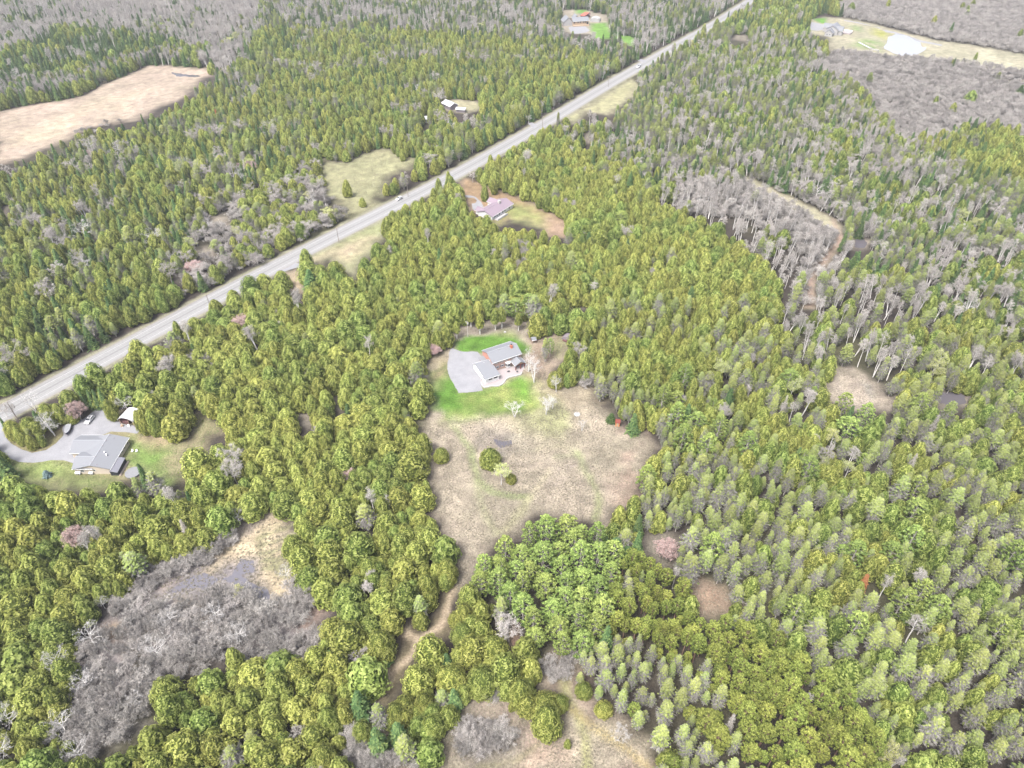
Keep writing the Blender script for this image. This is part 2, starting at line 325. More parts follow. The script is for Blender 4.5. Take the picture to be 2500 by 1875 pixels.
paint(PL('3', '1900,240 2300,310 2300,400 2040,365 1850,345'), (.288, .266, .194), 8, 6, nz=30)
paint(TRACK, (.245, .223, .158), 3, 2, 'track'); paint(PL('3', '1180,1180 1240,1290 1160,1400 1075,1500 1075,1659 1035,1659 1040,1500 1130,1390 1200,1290'), (.245, .173, .144), 2, 1)
paint(GAPS[3], (.259, .216, .180), 4, 3, 'clearing_floor'); paint(PL('6', '1260,740 1370,760 1370,810 1260,790 1200,770'), (.158, .158, .151), 3, 3, nz=8)
# main property
paint(MEADOW, DRY, 3, 2, 'meadow')
paint(PL('5', '600,1190 680,1180 760,1450 800,1700 900,1600 760,1250 760,1000 640,950 620,1010'), (.259, .216, .173), 5, 5)
paint(PL('5', '1270,650 1290,760 1400,800 1530,770 1580,860 1400,900 1250,860 1230,700'), (.216, .176, .130), 6, 6)
paint(PL('5', '1120,900 1280,800 1560,860 1640,960 1500,1060 1280,1050 1120,990'), (.205, .198, .112), 8, 6, nz=18)
paint(PL('5', '1640,1010 1830,1020 1880,1090 1800,1200 1740,1340 1680,1400 1640,1300 1720,1150'), (.266, .187, .155), 8, 7, nz=14)
paint(PL('5', '780,430 1200,400 1215,500 1060,480 900,490 780,520'), BARE, 4, 3)
paint(PL('5', '1215,495 1370,480 1430,520 1370,600 1290,650 1230,700 1170,640 1190,540'), (.209, .155, .122), 4, 3)
paint(PL('5', '1320,540 1380,500 1400,520 1350,590'), (.158, .173, .072), 4, 2)
paint(PL('5', '790,520 860,490 1000,475 1130,490 1210,540 1200,570 1130,600 960,580 820,575'), LAWN, 2, 2, 'lawn')
paint(PL('5', '960,470 1100,470 1160,490 1000,490 850,505'), LAWN2, 4, 3, nz=9)
paint(PL('5', '655,690 760,640 830,790 950,770 1060,740 1150,710 1215,740 1225,860 1150,905 1010,915 820,950 760,920 690,880 670,780'), LAWN, 2, 2, 'lawn')
paint(PL('5', '1100,740 1150,712 1212,745 1222,860 1170,850'), (.086, .194, .022), 2, 2)
paint(PL('5', '690,640 760,610 765,680 700,760 660,720'), (.187, .158, .094), 4, 3)
paint(PL('5', '940,790 1090,740 1100,800 1120,850 1080,900 1010,840 850,830'), (.194, .205, .072), 6, 6)
paint(PL('5', '760,900 980,900 1100,905 830,960 800,980 740,940'), (.173, .194, .072), 4, 3)
paint(PL('5', '1190,715 1230,760 1235,850 1200,870 1190,800'), (.202, .209, .079), 4, 3)
stroke(PL('5', '770,930 810,1000 880,1100 905,1200 930,1270 1000,1330 1100,1350 1190,1358'), 3.0, (.16, .185, .085), 1.4, .7)
stroke(PL('5', '1460,1120 1480,1170 1530,1260 1570,1340 1575,1410 1555,1480'), 2.6, (.165, .185, .085), 1.4, .65)
stroke(PL('5', '910,1210 930,1350 960,1450 1020,1550'), 2.4, (.216, .216, .122), 2, .5)
stroke(PL('5', '1190,1358 1150,1440 1050,1550'), 3., (.238, .223, .130), 2, .5)
stroke(PL('5', '1310,1210 1250,1290 1190,1370'), 2., (.331, .288, .202), 1.5, .5)
stroke(PL('5', '1440,1110 1460,1130 1350,1140'), 3., (.259, .259, .158), 2, .4)
paint(PL('5', '820,970 1100,925 1110,1010 1160,1070 1000,1000 900,1000'), (.331, .277, .216), 5, 4)
paint(PL('5', '960,990 1070,1000 1105,1050 1090,1110 1030,1090 960,1040'), (.144, .122, .108), 3, 2)
paint(PL('5', '930,980 1110,985 1180,1050 1160,1130 1040,1130 930,1060'), (.165, .145, .12), 4, 5, nz=5)
paint(PL('5', '1120,1050 1370,1040 1380,1110 1300,1140 1150,1110'), (.288, .245, .194), 5, 5, nz=9)
paint(PL('5', '1340,1180 1430,1180 1440,1260 1350,1280'), (.194, .155, .144), 6, 6, nz=8)
# left property
paint(LEFTYARD, (.194, .169, .101), 3, 2, 'lawn')
paint(PL('C', '180,880 800,850 1010,910 1000,1060 1500,1110 1600,1200 900,1180 300,1120'), (.14, .165, .062), 3, 3)
paint(PL('C', '1800,600 2212,660 2212,1150 1900,1000 1780,850'), (.15, .17, .065), 3, 3)
paint(PL('C', '230,880 700,850 1000,900 990,1050 700,1150 400,1000'), LAWN2, 5, 4, nz=7)
paint(PL('C', '1750,560 2000,600 2212,780 2212,1080 2050,1000 1900,900 1780,850 1700,700'), (.122, .180, .050), 6, 5, nz=12)
paint(PL('C', '2000,480 2212,500 2212,640 1900,560'), (.259, .194, .130), 4, 4)
paint(PL('K', '60,930 150,1150 330,1240 500,1240 700,1160 850,1020 860,900 700,960 500,1040 200,1060'), (.187, .169, .086), 2, 1.5)
paint(PL('K', '300,1000 750,1000 850,850 700,700 300,900'), (.122, .094, .072), 3, 2)
# marsh south-west
paint(MARSH, (.165, .145, .145), 4, 3, 'marsh')
paint(PL('7', '1480,260 1555,250 1560,450 1600,560 1650,650 1640,740 1560,720 1480,780 1440,700 1370,640 1380,540 1280,530 1200,560 1120,640 1130,560 1230,420 1390,330'), STRAW, 3, 3)
paint(PL('7', '1700,760 1800,770 1720,870 1660,900 1600,880'), (.238, .169, .137), 3, 3)
paint(PL('7', '980,760 1080,790 1230,940 1240,970 1060,820'), (.259, .194, .137), 2, 2); paint(PL('7', '580,900 660,880 650,950 590,950'), (.245, .173, .108), 3, 2); paint(PL('7', '720,1000 770,960 760,1060 720,1100'), (.245, .194, .101), 3, 2)
paint(PL('7', '800,700 950,650 900,760 800,780'), (.216, .169, .158), 3, 3, nz=6)
for k in range(9):                       # mown rows in the straw
    a = 1385 + k * 24; stroke(PL('7', f'{a},{390 - k * 9} {a + 18},{500} {a + 38},{590 + 8 * k}'), .9, (.19, .18, .105), .7, .9)
# south clearing
paint(SOUTH, (.266, .223, .176), 3, 3, 'meadow'); paint(SOUTHW, (.216, .187, .166), 4, 3, 'meadow')
paint(PL('8', '1400,1100 1560,1290 1640,1370 1760,1460 1880,1659 1600,1659 1560,1500 1430,1300 1380,1200'), (.238, .169, .144), 6, 5, nz=12)
paint(PL('8', '800,1500 880,1400 1010,1390 1130,1480 1110,1570 980,1600 820,1590'), (.085, .08, .085), 5, 4)
paint(PL('8', '1250,1470 1360,1540 1340,1659 1200,1659 1190,1560'), (.245, .166, .130), 5, 5, nz=10); paint(PL('8', '940,1350 1060,1340 1150,1400 1200,1480 1050,1400'), (.259, .194, .166), 4, 4)
stroke(PL('8', '1390,1130 1400,1260 1470,1400 1500,1500 1515,1700'), 2.6, (.216, .209, .094), 1.4, .7); stroke(PL('8', '1430,1340 1550,1440 1700,1540 1870,1680'), 2.4, (.274, .216, .108), 1.2, .7)
stroke(PL('8', '930,1659 1130,1620 1250,1530 1320,1500'), 1.6, (.158, .144, .079), 1, .5)
paint(PATHC, (.119, .097, .061), 2, 2, 'path_verge')
stroke(PL('8', '790,690 775,740 745,850 720,890 690,915 605,965 570,1050 500,1110 440,1160 445,1200 400,1250 310,1310'), 2.2, (.274, .216, .158), 1.2, .95); stroke(PL('8', '510,915 560,945 600,965'), 2.6, (.274, .216, .158), 1.2, .95); stroke(PL('8', '400,1110 430,1150 445,1170'), 2.4, (.274, .216, .158), 1.2, .95)
stroke(PL('8', '1120,890 1125,1010'), 2.5, (.194, .122, .094), 1, .8)
paint(GAPS[1], (.230, .162, .122), 3, 3, 'clearing_floor')
# road verges
dR = ldist(X, Y, ROAD); vw = np.clip((9.0 - dR + (n2 - .5) * 3) / 2, 0, 1)[:, None]
col = col * (1 - vw) + (np.array([.185, .175, .125]) * (.8 + .4 * n1)[:, None]) * vw
sel = (dR < 8.5); NAMES.append('verge'); region[sel] = NAMES.index('verge')
col *= np.array([.945, 1.0, 1.02])
Z = np.zeros(X.size)
def gridmesh(name, faces_mask, dz):
    me = bpy.data.meshes.new(name)
    ii, jj = np.nonzero(faces_mask)
    q = np.stack([ii * NXg + jj, ii * NXg + jj + 1, (ii + 1) * NXg + jj + 1, (ii + 1) * NXg + jj], 1)
    u, inv = np.unique(q.ravel(), return_inverse=True)
    me.vertices.add(len(u)); me.vertices.foreach_set('co', np.stack([X[u], Y[u], Z[u] + dz], 1).ravel())
    me.loops.add(q.size); me.loops.foreach_set('vertex_index', inv.astype(np.int32).ravel())
    me.polygons.add(len(q)); me.polygons.foreach_set('loop_start', np.arange(0, q.size, 4, dtype=np.int32)); me.update(calc_edges=True)
    a = me.color_attributes.new('Col', 'FLOAT_COLOR', 'POINT'); a.data.foreach_set('color', np.concatenate([col[u], np.ones((len(u), 1))], 1).ravel())
    me.materials.append(M['ground']); return me
R2 = region.reshape(NYg, NXg)[:-1, :-1]
GL = {'lawn': 'green and tan lawn round the houses', 'meadow': 'dry tan meadow grass of the clearings', 'marsh': 'straw coloured open marsh', 'scrubland': 'grey brown scrub floor at upper right',
      'clearing_floor': 'bare brown floor of the small forest gaps', 'track': 'pale grassy track through bare trees', 'roadside_grass': 'dry grass strip beside the road', 'verge': 'dusty grass verge along the road', 'path_verge': 'dark grass beside the dirt path', 'ground': 'brown forest floor under the trees'}
for k, nm in enumerate(NAMES):
    me = gridmesh(nm, np.ones_like(R2, bool) if k == 0 else (R2 == k), 0 if k == 0 else .006)
    tag(link(nm, me), GL.get(nm, nm), None, None, 'structure')
# ------------------------------------------------------------------ road, drives, water
def ribbon(name, line, offs, cols, z, mat):
    d = np.gradient(line, axis=0); d /= np.linalg.norm(d, axis=1)[:, None]; nrm = np.stack([-d[:, 1], d[:, 0]], 1)
    v = []; c = []; f = []; m = len(offs)
    for p, q in zip(line, nrm):
        for o_, cc in zip(offs, cols): v.append((p[0] + q[0] * o_, p[1] + q[1] * o_, z)); c.append((*cc, 1))
    for i in range(len(line) - 1):
        for j in range(m - 1): f.append((i * m + j, i * m + j + 1, (i + 1) * m + j + 1, (i + 1) * m + j))
    f = [t[::-1] for t in f]
    me = bpy.data.meshes.new(name); me.from_pydata(v, [], f); me.update()
    a = me.color_attributes.new('Col', 'FLOAT_COLOR', 'POINT'); a.data.foreach_set('color', np.array(c).ravel()); me.materials.append(mat)
    return me
g3 = lambda v, t=0: (v + t, v, v - t * .5)
tag(link('road_shoulder', ribbon('road_shoulder', ROAD, [-6.1, -4.6, -3, 3, 4.6, 6.0], [g3(.17, .015), g3(.20), g3(.225), g3(.225), g3(.20), g3(.17, .015)], .012, M['road'])), 'grey gravel shoulders of the long straight road', kind='structure')
tag(link('road', ribbon('road', ROAD, [-3.4, -2.9, -2.2, -1.6, -1., -.35, 0, .35, 1., 1.6, 2.3, 2.9, 3.4], [g3(x) for x in (.15, .17, .225, .18, .215, .17, .145, .17, .215, .18, .215, .17, .15)], .018, M['road'])), 'long straight pale two-lane road through the forest', kind='structure')
for s in (-1, 1):
    tag(link('edge_line', ribbon('edge_line', ROAD, [s * 3.15 - .12, s * 3.15 + .12], [(.36, .36, .36)] * 2, .024, M['road'])), 'white edge line painted on the road', kind='structure')
def sheet(name, pts, z, mat, label, jit=.35, kind='structure', world=False, step=1.2):
    p = np.array(pts) if world else tow(pts)
    out = []
    for a, b in zip(p, np.roll(p, -1, 0)):
        n = max(1, int(np.hypot(*(b - a)) / step))
        for i in range(n): out.append(a + (b - a) * i / n)
    out = np.array(out); c = np.array([(vnoise(out[:, 0], out[:, 1], 2.1, 4) - .5), (vnoise(out[:, 0], out[:, 1], 2.1, 8) - .5)]).T * 2 * jit
    out = out + c
    import bmesh
    bm = bmesh.new(); vs = [bm.verts.new((x, y, z)) for x, y in out]; es = [bm.edges.new((vs[i], vs[(i + 1) % len(vs)])) for i in range(len(vs))]
    bmesh.ops.triangle_fill(bm, edges=es, use_beauty=True)
    for f in bm.faces:
        if f.normal.z < 0: f.normal_flip()
    me = bpy.data.meshes.new(name); bm.to_mesh(me); bm.free(); me.materials.append(mat)
    return tag(link(name, me), label, kind=kind)
sheet('gravel_drive', PL('B', '60,440 100,350 150,310 230,345 370,385 600,385 760,395 800,440 880,560 1000,640 900,900 850,1100 850,1250 900,1340 700,1370 500,1400 290,1400 180,1180 40,920 30,780'), .03, M['gravel'], 'pale grey gravel yard in front of the garage of the brick house', .3)
sheet('gravel_drive', PL('K', '-30,790 40,800 60,860 40,930 60,1000 150,1120 300,1210 440,1245 620,1210 760,1120 850,1010 845,900 880,850 1000,850 1130,790 1240,700 1300,660 1440,645 1490,740 1470,810 1600,830 1700,870 1900,890 1910,930 1850,990 1700,970 1500,960 1400,1000 1250,1040 1100,1380 1000,1390 860,1350 700,1350 450,1380 250,1370 130,1320 -30,1180'), .03, M['gravel'], 'curving grey gravel drive round the bungalow', .25)
sheet('side_track', PL('M', '1180,1000 1350,900 1480,940 1700,980 1700,1120 1500,1060 1350,1040 1150,1100 980,1180 900,1240 820,1190 1000,1090'), .03, M['gravel'], 'short gravel entrance joining the road', .3)
sheet('side_track', PL('2', '1190,665 1215,660 1245,680 1225,695'), .03, M['gravel'], 'gravel stub on the far side of the road', .4); sheet('side_track', PL('2', '1775,318 1800,318 1835,328 1825,340 1790,330'), .03, M['gravel'], 'gravel turning beside the white car', .4)
sheet('curved_drive', PL('G', '180,205 330,195 450,225 560,330 600,400 520,430 450,480 390,440 380,350 450,340 480,290 420,245 300,235 190,240'), .03, M['gravel'], 'curved pale drive at the purple roofed house', .3)
sheet('gravel_drive', PL('H', '330,500 440,480 700,480 800,570 720,610 560,640 400,640'), .03, M['gravel'], 'gravel yard below the house with the red shed', .5)
sheet('gravel_drive', PL('I', '160,250 180,205 400,255 400,330 280,350 130,330'), .03, M['gravel'], 'gravel drive left of the big grey house', .5)
sheet('gravel_path', PL('I', '700,180 900,215 1100,265 1300,330 1480,365 1700,430 1900,500 2212,560 2212,585 1850,520 1690,450 1460,385 1350,375 1250,300 900,230 700,195'), .03, M['gravel'], 'pale gravel path behind the white pond', .6)
sheet('pond', PL('I', '1310,600 1360,540 1380,440 1440,430 1500,395 1560,410 1640,415 1720,450 1800,500 1880,530 1900,600 1965,600 1955,640 1880,690 1790,730 1600,735 1450,690 1400,660 1330,630'), .05, M['bigwater'], 'pale white pond near the big grey house', .4)
sheet('water', PL('5', '1005,1040 1030,1045 1060,1055 1100,1045 1100,1075 1070,1090 1040,1090 1015,1060'), .03, M['water'], 'small dark pond in the middle of the meadow', .5)
sheet('water', PL('7', '1290,530 1380,535 1370,600 1300,620 1340,660 1450,690 1460,790 1390,800 1330,700 1200,640 1120,690 1010,690 900,720 1000,640 1110,600 1180,640 1260,610'), .03, M['marshwater'], 'grey water between the straw and the bare thicket', .8)
sheet('water', PL('7', '1540,980 1620,960 1610,1010 1560,1020'), .03, M['marshwater'], 'small dark pool at the edge of the thicket', .5)
sheet('water', PL('1', '930,390 990,400 1060,405 1085,410 1060,418 1000,412 950,415'), .03, M['water'], 'black pool in the corner of the straw marsh', 1.2)
sheet('water', PL('3', '1300,1290 1330,1275 1365,1310 1350,1340 1300,1335'), .03, M['water'], 'black stream pool under the right hand trees', .5)
sheet('water', PL('6', '1750,800 1840,790 1890,810 1900,850 1830,870 1760,850'), .03, M['water'], 'black water under trees near right edge', .5)
# ------------------------------------------------------------------ buildings
def gable(root, x0, y0, x1, y1, ze, zr, ax='x', wm='siding', rm='shingle', oh=.5, rc=None, walls=True, roof=True, ry=None, cap='ridge'):
    ym = (y0 + y1) / 2 if ry is None else ry; xm = (x0 + x1) / 2 if ry is None else ry
    T = (lambda a, b, z: (a, b, z)) if ax == 'x' else (lambda a, b, z: (b, a, z))
    a0, a1, b0, b1, bm = (x0, x1, y0, y1, ym) if ax == 'x' else (y0, y1, x0, x1, xm)
    if walls:
        m = MB(); v = [T(a, *q) for a in (a0, a1) for q in ((b0, 0), (b1, 0), (b1, ze), (bm, zr - .12), (b0, ze))]
        f = [(0, 1, 2, 3, 4), (9, 8, 7, 6, 5), (0, 4, 9, 5), (1, 6, 7, 2)]
        if ax == 'y': f = [q[::-1] for q in f]
        m.add(v, f); m.obj('wall', M[wm], root)
    if roof:
        sl0 = (zr - ze) / (bm - b0); sl1 = (zr - ze) / (b1 - bm)
        A = [T(a0 - oh, b0 - oh, ze - oh * sl0 + .1), T(a1 + oh, b0 - oh, ze - oh * sl0 + .1), T(a1 + oh, bm, zr + .1), T(a0 - oh, bm, zr + .1)]
        B = [T(a0 - oh, bm, zr + .1), T(a1 + oh, bm, zr + .1), T(a1 + oh, b1 + oh, ze - oh * sl1 + .1), T(a0 - oh, b1 + oh, ze - oh * sl1 + .1)]
        if ax == 'y': A, B = A[::-1], B[::-1]
        r = MB().slab(A, .16).slab(B, .16).obj('roof', M[rm], root)
        MB().box(*(T(a0 - oh, bm - .14, 0)[:2]), zr + .08, *(T(a1 + oh, bm + .14, 0)[:2]), zr + .15).obj('ridge_cap', M[cap], r)
        for b_, s_ in ((b0 - oh, sl0), (b1 + oh, sl1)):
            z_ = ze - oh * s_; sg = -1 if b_ < bm else 1
            p, q = T(a0 - oh, b_, 0), T(a1 + oh, b_ + sg * .1, 0)
            MB().box(min(p[0], q[0]), min(p[1], q[1]), z_ - .12, max(p[0], q[0]), max(p[1], q[1]), z_ + .1).obj('gutter', M['white'], r)
        return r
def window(root, face, pos, u, z, wd, h, shutters=False, fm='white', n=2):
    """face '-y','+y','-x','+x'; pos = plane coordinate; u = centre along the wall"""
    s = -1 if face[0] == '-' else 1
    def bx(m, u0, z0, u1, z1, d0, d1):
        a, b = pos + s * d0, pos + s * d1; a, b = min(a, b), max(a, b)
        return m.box(u0, a, z0, u1, b, z1) if face[1] == 'y' else m.box(a, u0, z0, b, u1, z1)
    wn_ = bx(MB(), u - wd / 2 - .12, z - .12, u + wd / 2 + .12, z + h + .12, -.02, .05).obj('window', M[fm], root)
    for k in range(n):
        q = wd / n; bx(MB(), u - wd / 2 + k * q + .04, z + .04, u - wd / 2 + (k + 1) * q - .04, z + h - .04, .0, .07).obj('pane', M['glass'], wn_)
    if shutters:
        for k in (-1, 1): bx(MB(), u + k * (wd / 2 + .26) - .11, z - .08, u + k * (wd / 2 + .26) + .11, z + h + .1, -.02, .07).obj('shutter', M['shutter'], root)
    return wn_
def vent(root, x, y, z, r=.18, h=.4, m='concrete', name='roof_vent'): return MB().box(x - r, y - r, z - .3, x + r, y + r, z + h).obj(name, M[m], root)
# --- brick two storey house
e0 = np.array(W('B', 1120, 690, 4.7)); e1 = np.array(W('B', 1870, 440, 4.7)); ang = math.atan2(*(e1 - e0)[::-1]); c_, s_ = math.cos(ang), math.sin(ang)
LEN = float(np.hypot(*(e1 - e0))) - 1.0
H1 = empty('brick_house', (e0[0] + .5 * c_ - .5 * s_, e0[1] + .5 * s_ + .5 * c_, 0), ang, label='two storey red brick house with grey gable roof and white garage wing', cat='house')
loc = lambda k, x, y, z: (lambda q: ((q[0] - H1.location.x) * c_ + (q[1] - H1.location.y) * s_, -(q[0] - H1.location.x) * s_ + (q[1] - H1.location.y) * c_))(W(k, x, y, z))
gable(H1, 0, 0, LEN, 9.6, 4.8, 6.9, 'x', 'brick', oh=.3)
for u, wd in ((1.9, .9), (4.4, .9), (6.6, .9), (9.4, 1.1), (11.9, 1.1)): window(H1, '-y', 0, u, 3.75, wd * .85, .65, True)
for u, wd, sh in ((2.2, .9, True), (4.6, 1.0, True)): window(H1, '-y', 0, u, 1.2, wd, .9, sh)
window(H1, '-x', 0, 3, 3.2, 1, 1.1); window(H1, '+x', LEN, 3, 3.2, 1, 1.1); window(H1, '+x', LEN, 7, 1, 1, 1.1)
for u in (3, 6.5, 10): window(H1, '+y', 9.6, u, 3.4, 1.1, 1.1, True)
bw = MB(); bp = [(6.0, 0), (6.4, -1.1), (7.7, -1.1), (8.1, 0)]
bw.slab([(x, y, 2.5) for x, y in bp][::-1][::-1], 2.0); bay = bw.obj('bay_window', M['white'], H1)
for a, b in zip(bp[:-1], bp[1:]):
    d = Vector((b[0] - a[0], b[1] - a[1], 0)); nn = Vector((d.y, -d.x, 0)).normalized() * .04
    for k in (0, 1):
        p0 = Vector((*a, 0)) + d * (.08 + .46 * k) + nn; p1 = p0 + d * .36
        MB().slab([(p0.x, p0.y, 2.3), (p1.x, p1.y, 2.3), (p1.x - nn.x, p1.y - nn.y, 2.3), (p0.x - nn.x, p0.y - nn.y, 2.3)], 1.3).obj('pane', M['glass'], bay)
MB().slab([(5.8, 0, 2.85), (6.3, -1.35, 2.62), (7.8, -1.35, 2.62), (8.3, 0, 2.85)], .12).obj('canopy', M['white'], bay)
ch = loc('B', 1590, 250, 7.3); r_ = MB().box(ch[0] - .45, ch[1] - .45, 5.5, ch[0] + .45, ch[1] + .45, 8.0).obj('chimney', M['brick'], H1)
MB().box(ch[0] - .3, ch[1] - .3, 8.0, ch[0] + .3, ch[1] + .3, 8.25).obj('flue', M['dark'], r_)
vent(H1, *loc('B', 1280, 335, 6.9), 6.9); vent(H1, *loc('B', 1520, 262, 6.9), 6.9)
# garage wing
gx0, gx1, gy0 = -6.2, 0.0, -5.6
G_ = gable(H1, -6.3, -5.9, -.03, 5.6, 2.7, 4.3, 'x', 'white', 'shingle', .35, ry=3.4)
for u in (-4.1, -1.7): window(H1, '-y', -5.9, u, 1.55, 1.35, .7, False, 'dark')
for k in range(3):
    gd = MB().box(-6.36, -4.9 + k * 3.2, .02, -6.28, -2.3 + k * 3.2, 2.25).obj('garage_door', M['white'], H1)
    MB().box(-6.40, -4.6 + k * 3.2, 1.75, -6.355, -2.6 + k * 3.2, 2.05).obj('pane', M['glass'], gd)
MB().box(.25, -.1, .05, 1.05, .0 - .0, 2.05).obj('door', M['white'], H1); vent(H1, -2.8, 2.6, 3.9)
# side entry at the back left
MB().box(-2.0, 6.3, 0, -.03, 8.3, 2.3).obj('side_entry', M['brick'], H1); MB().slab([(-2.6, 5.9, 2.45), (-.03, 5.9, 2.75), (-.03, 8.8, 2.75), (-2.6, 8.8, 2.45)], .12).obj('side_roof', M['shingle'], H1)
# porch
PX0, PX1 = 8.9, 13.3; PD = -3.9
pr = gable(H1, PX0, PD, PX1, -.05, 2.75, 4.0, 'y', 'redwood', 'shingle', .35, walls=False)
for x, y in ((PX0 + .1, PD), ((PX0 + PX1) / 2 + .2, PD), (PX1 - .1, PD), (PX1 - .1, -1.8)): MB().box(x - .13, y - .13, .0, x + .13, y + .13, 2.75).obj('post', M['redwood'], H1)
MB().box(PX0, PD - .12, 2.5, PX1, PD + .12, 2.74).obj('beam', M['redwood'], H1)
MB().add([(PX0 + .1, PD - .05, 2.75), (PX1 - .1, PD - .05, 2.75), ((PX0 + PX1) / 2, PD - .05, 3.75), (PX0 + .1, PD + .05, 2.75), (PX1 - .1, PD + .05, 2.75), ((PX0 + PX1) / 2, PD + .05, 3.75)], [(0, 1, 2), (5, 4, 3), (0, 3, 4, 1), (1, 4, 5, 2), (2, 5, 3, 0)]).obj('gable_board', M['wood'], H1)
# patio and curved wall
sheet('patio', PL('B', '1150,1000 1145,860 1230,850 1560,760 1900,690 1990,700 1900,800 1830,960 1700,1000 1560,1020 1470,1080 1420,1170 1320,1120 1300,1040 1040,1060 860,1170 830,1100'), .05, M['paver'], 'pinkish paved patio in front of the brick house', .05)
sheet('garden_bed', PL('B', '860,1170 1040,1060 1300,1040 1420,1150 1380,1200 1250,1240 1110,1230 1000,1260 900,1260'), .06, M['paver'], 'gravel bed inside the curved stone wall', .05)
wl = [W('B', x, y) for x, y in ((850, 1160), (880, 1240), (930, 1275), (1020, 1262), (1110, 1235), (1190, 1245), (1280, 1240), (1360, 1200), (1400, 1160), (1450, 1090), (1520, 1035), (1600, 1010), (1720, 990), (1830, 955), (1850, 900))]
rwall = empty('retaining_wall', (*wl[0], 0), label='low curved pale stone wall round the patio', cat='garden wall')
k_ = 0
for a, b in zip(wl[:-1], wl[1:]):
    L_ = math.dist(a, b); n_ = max(1, round(L_ / .8))
    for i in range(n_):
        x = a[0] + (b[0] - a[0]) * (i + .5) / n_ - wl[0][0]; y = a[1] + (b[1] - a[1]) * (i + .5) / n_ - wl[0][1]
        MB().box(x - L_ / n_ / 2 + .015, y - .17, 0, x + L_ / n_ / 2 - .015, y + .17, .42 + random.uniform(-.02, .03), rz=math.atan2(b[1] - a[1], b[0] - a[0])).obj('stone', M['stone'], rwall)
st = empty('patio_steps', (*W('B', 1150, 1085), 0), ang, label='wide wooden steps with slats beside the white garage wall', cat='steps')
for i in range(9): MB().box(-1.3 + i * .34, -.5, 0, -1.3 + i * .34 + .2, .5, .45 + .02 * i).obj('step', M['deckwood'], st)
MB().box(1.8, -.5, 0, 2.5, .3, .7).obj('planter_box', M['greywood'], st)
for x, y, l in ((1505, 790, 'white patio chair nearer the bay window'), (1550, 775, 'white patio chair nearer the red posts')):
    c = empty('patio_chair', (*W('B', x, y), .05), ang, label=l + ' on the patio', cat='chair')
    MB().box(-.3, -.3, .35, .3, .35, .45).obj('seat', M['white'], c); MB().box(-.3, .3, .45, .3, .4, 1.0).obj('backrest', M['white'], c)
    for a in (-.25, .2):
        for b in (-.27, .28): MB().box(a, b, 0, a + .05, b + .05, .35).obj('leg', M['white'], c)
c = empty('patio_table', (*W('B', 1525, 890), .05), ang, label='small black table standing on the open patio', cat='table'); MB().box(-.5, -.3, .5, .5, .3, .56).obj('table_top', M['dark'], c)
for a in (-.45, .4):
    for b in (-.25, .2): MB().box(a, b, 0, a + .05, b + .05, .5).obj('leg', M['dark'], c)
c = empty('fire_bowl', (*W('B', 1735, 895), .05), 0, label='round dark fire bowl on the patio corner', cat='fire bowl')
MB().tube((0, 0, .25), (0, 0, .5), .25, .45, 12).obj('bowl', M['dark'], c); MB().tube((0, 0, 0), (0, 0, .25), .1, .1, 6).obj('stand', M['dark'], c)
# --- bungalow (axis aligned)
BX0, BX1, BY0, BY1 = -156.9, -144.4, 175.9, 191.2
H2 = empty('bungalow', (0, 0, 0), label='beige bungalow with wide grey roof of several gables', cat='house'); H2.location = (BX0, BY0, 0)
gable(H2, 0, 0, BX1 - BX0, BY1 - BY0, 2.9, 4.75, 'y')
gable(H2, -5.2, 8.1, 5.9, 16.7, 2.9, 4.73, 'x'); gable(H2, -.6, .15, 5.9, 8.3, 2.9, 4.60, 'x')
window(H2, '-y', 0, 6.6, 1.5, .7, .8, n=1); window(H2, '-y', 0, 2.2, 1.1, 1.2, .9)
for u, wd in ((9.6, 1.2), (11.6, .8), (14.2, 1.2)): window(H2, '+x', BX1 - BX0, u, 1.3, wd, 1.)
for u in (10., 13.6): MB().box(-5.26, u - 1.2, .03, -5.17, u + 1.2, 2.3).obj('garage_door', M['white'], H2)
MB().box(-.68, 3.2, .03, -.58, 4.2, 2.1).obj('door', M['white'], H2)
for k, x, y in (('E', 1000, 590), ('E', 1090, 630), ('E', 920, 712), ('E', 840, 830), ('E', 765, 950), ('E', 680, 1077), ('E', 600, 1200), ('E', 700, 1233), ('E', 480, 697), ('E', 705, 712)):
    q = W(k, x, y, 4.4); lx = q[0] - BX0; zz = 4.75 - abs(lx - 6.25) * .296; vent(H2, lx, q[1] - BY0, min(zz, 4.7), .17, .22, 'greywood')
for x, y in ((875, 958), (915, 1012)):
    q = W('E', x, y, 4.4); vent(H2, q[0] - BX0, q[1] - BY0, 4.2, .22, .5, 'white', 'roof_pipe')
# sunroom and deck on the east side
sr = [W('E', 980, 1385, 2.75), W('E', 1165, 1415, 2.35), W('E', 1340, 1080, 2.35), W('E', 1190, 1055, 2.75)]; sr = [(a - BX0, b - BY0) for a, b in sr]
MB().slab([(*sr[0], 2.62), (*sr[1], 2.3), (*sr[2], 2.3), (*sr[3], 2.62)], .12).obj('sunroom_roof', M['darkmetal'], H2)
SX0, SX1, SY0, SY1 = BX1 - BX0 + .02, sr[1][0] - .3, sr[0][1] + .4, sr[2][1] - .3
MB().box(SX0, SY0, 0, SX1, SY1, 2.2).obj('sunroom', M['dark'], H2)
for i in range(3):
    wq = MB().box(SX0 + .25 + i * (SX1 - SX0 - .3) / 3, SY0 - .05, .8, SX0 + (i + 1) * (SX1 - SX0 - .3) / 3 + .05, SY0 + .02, 1.9).obj('screen', M['glass'], H2)
dk = [W('E', x, y, .35) for x, y in ((980, 1480), (1230, 1480), (1435, 1155), (1340, 1135))]
D_ = empty('deck', (*dk[0], 0), label='pale board deck wrapped round the dark sunroom', cat='deck')
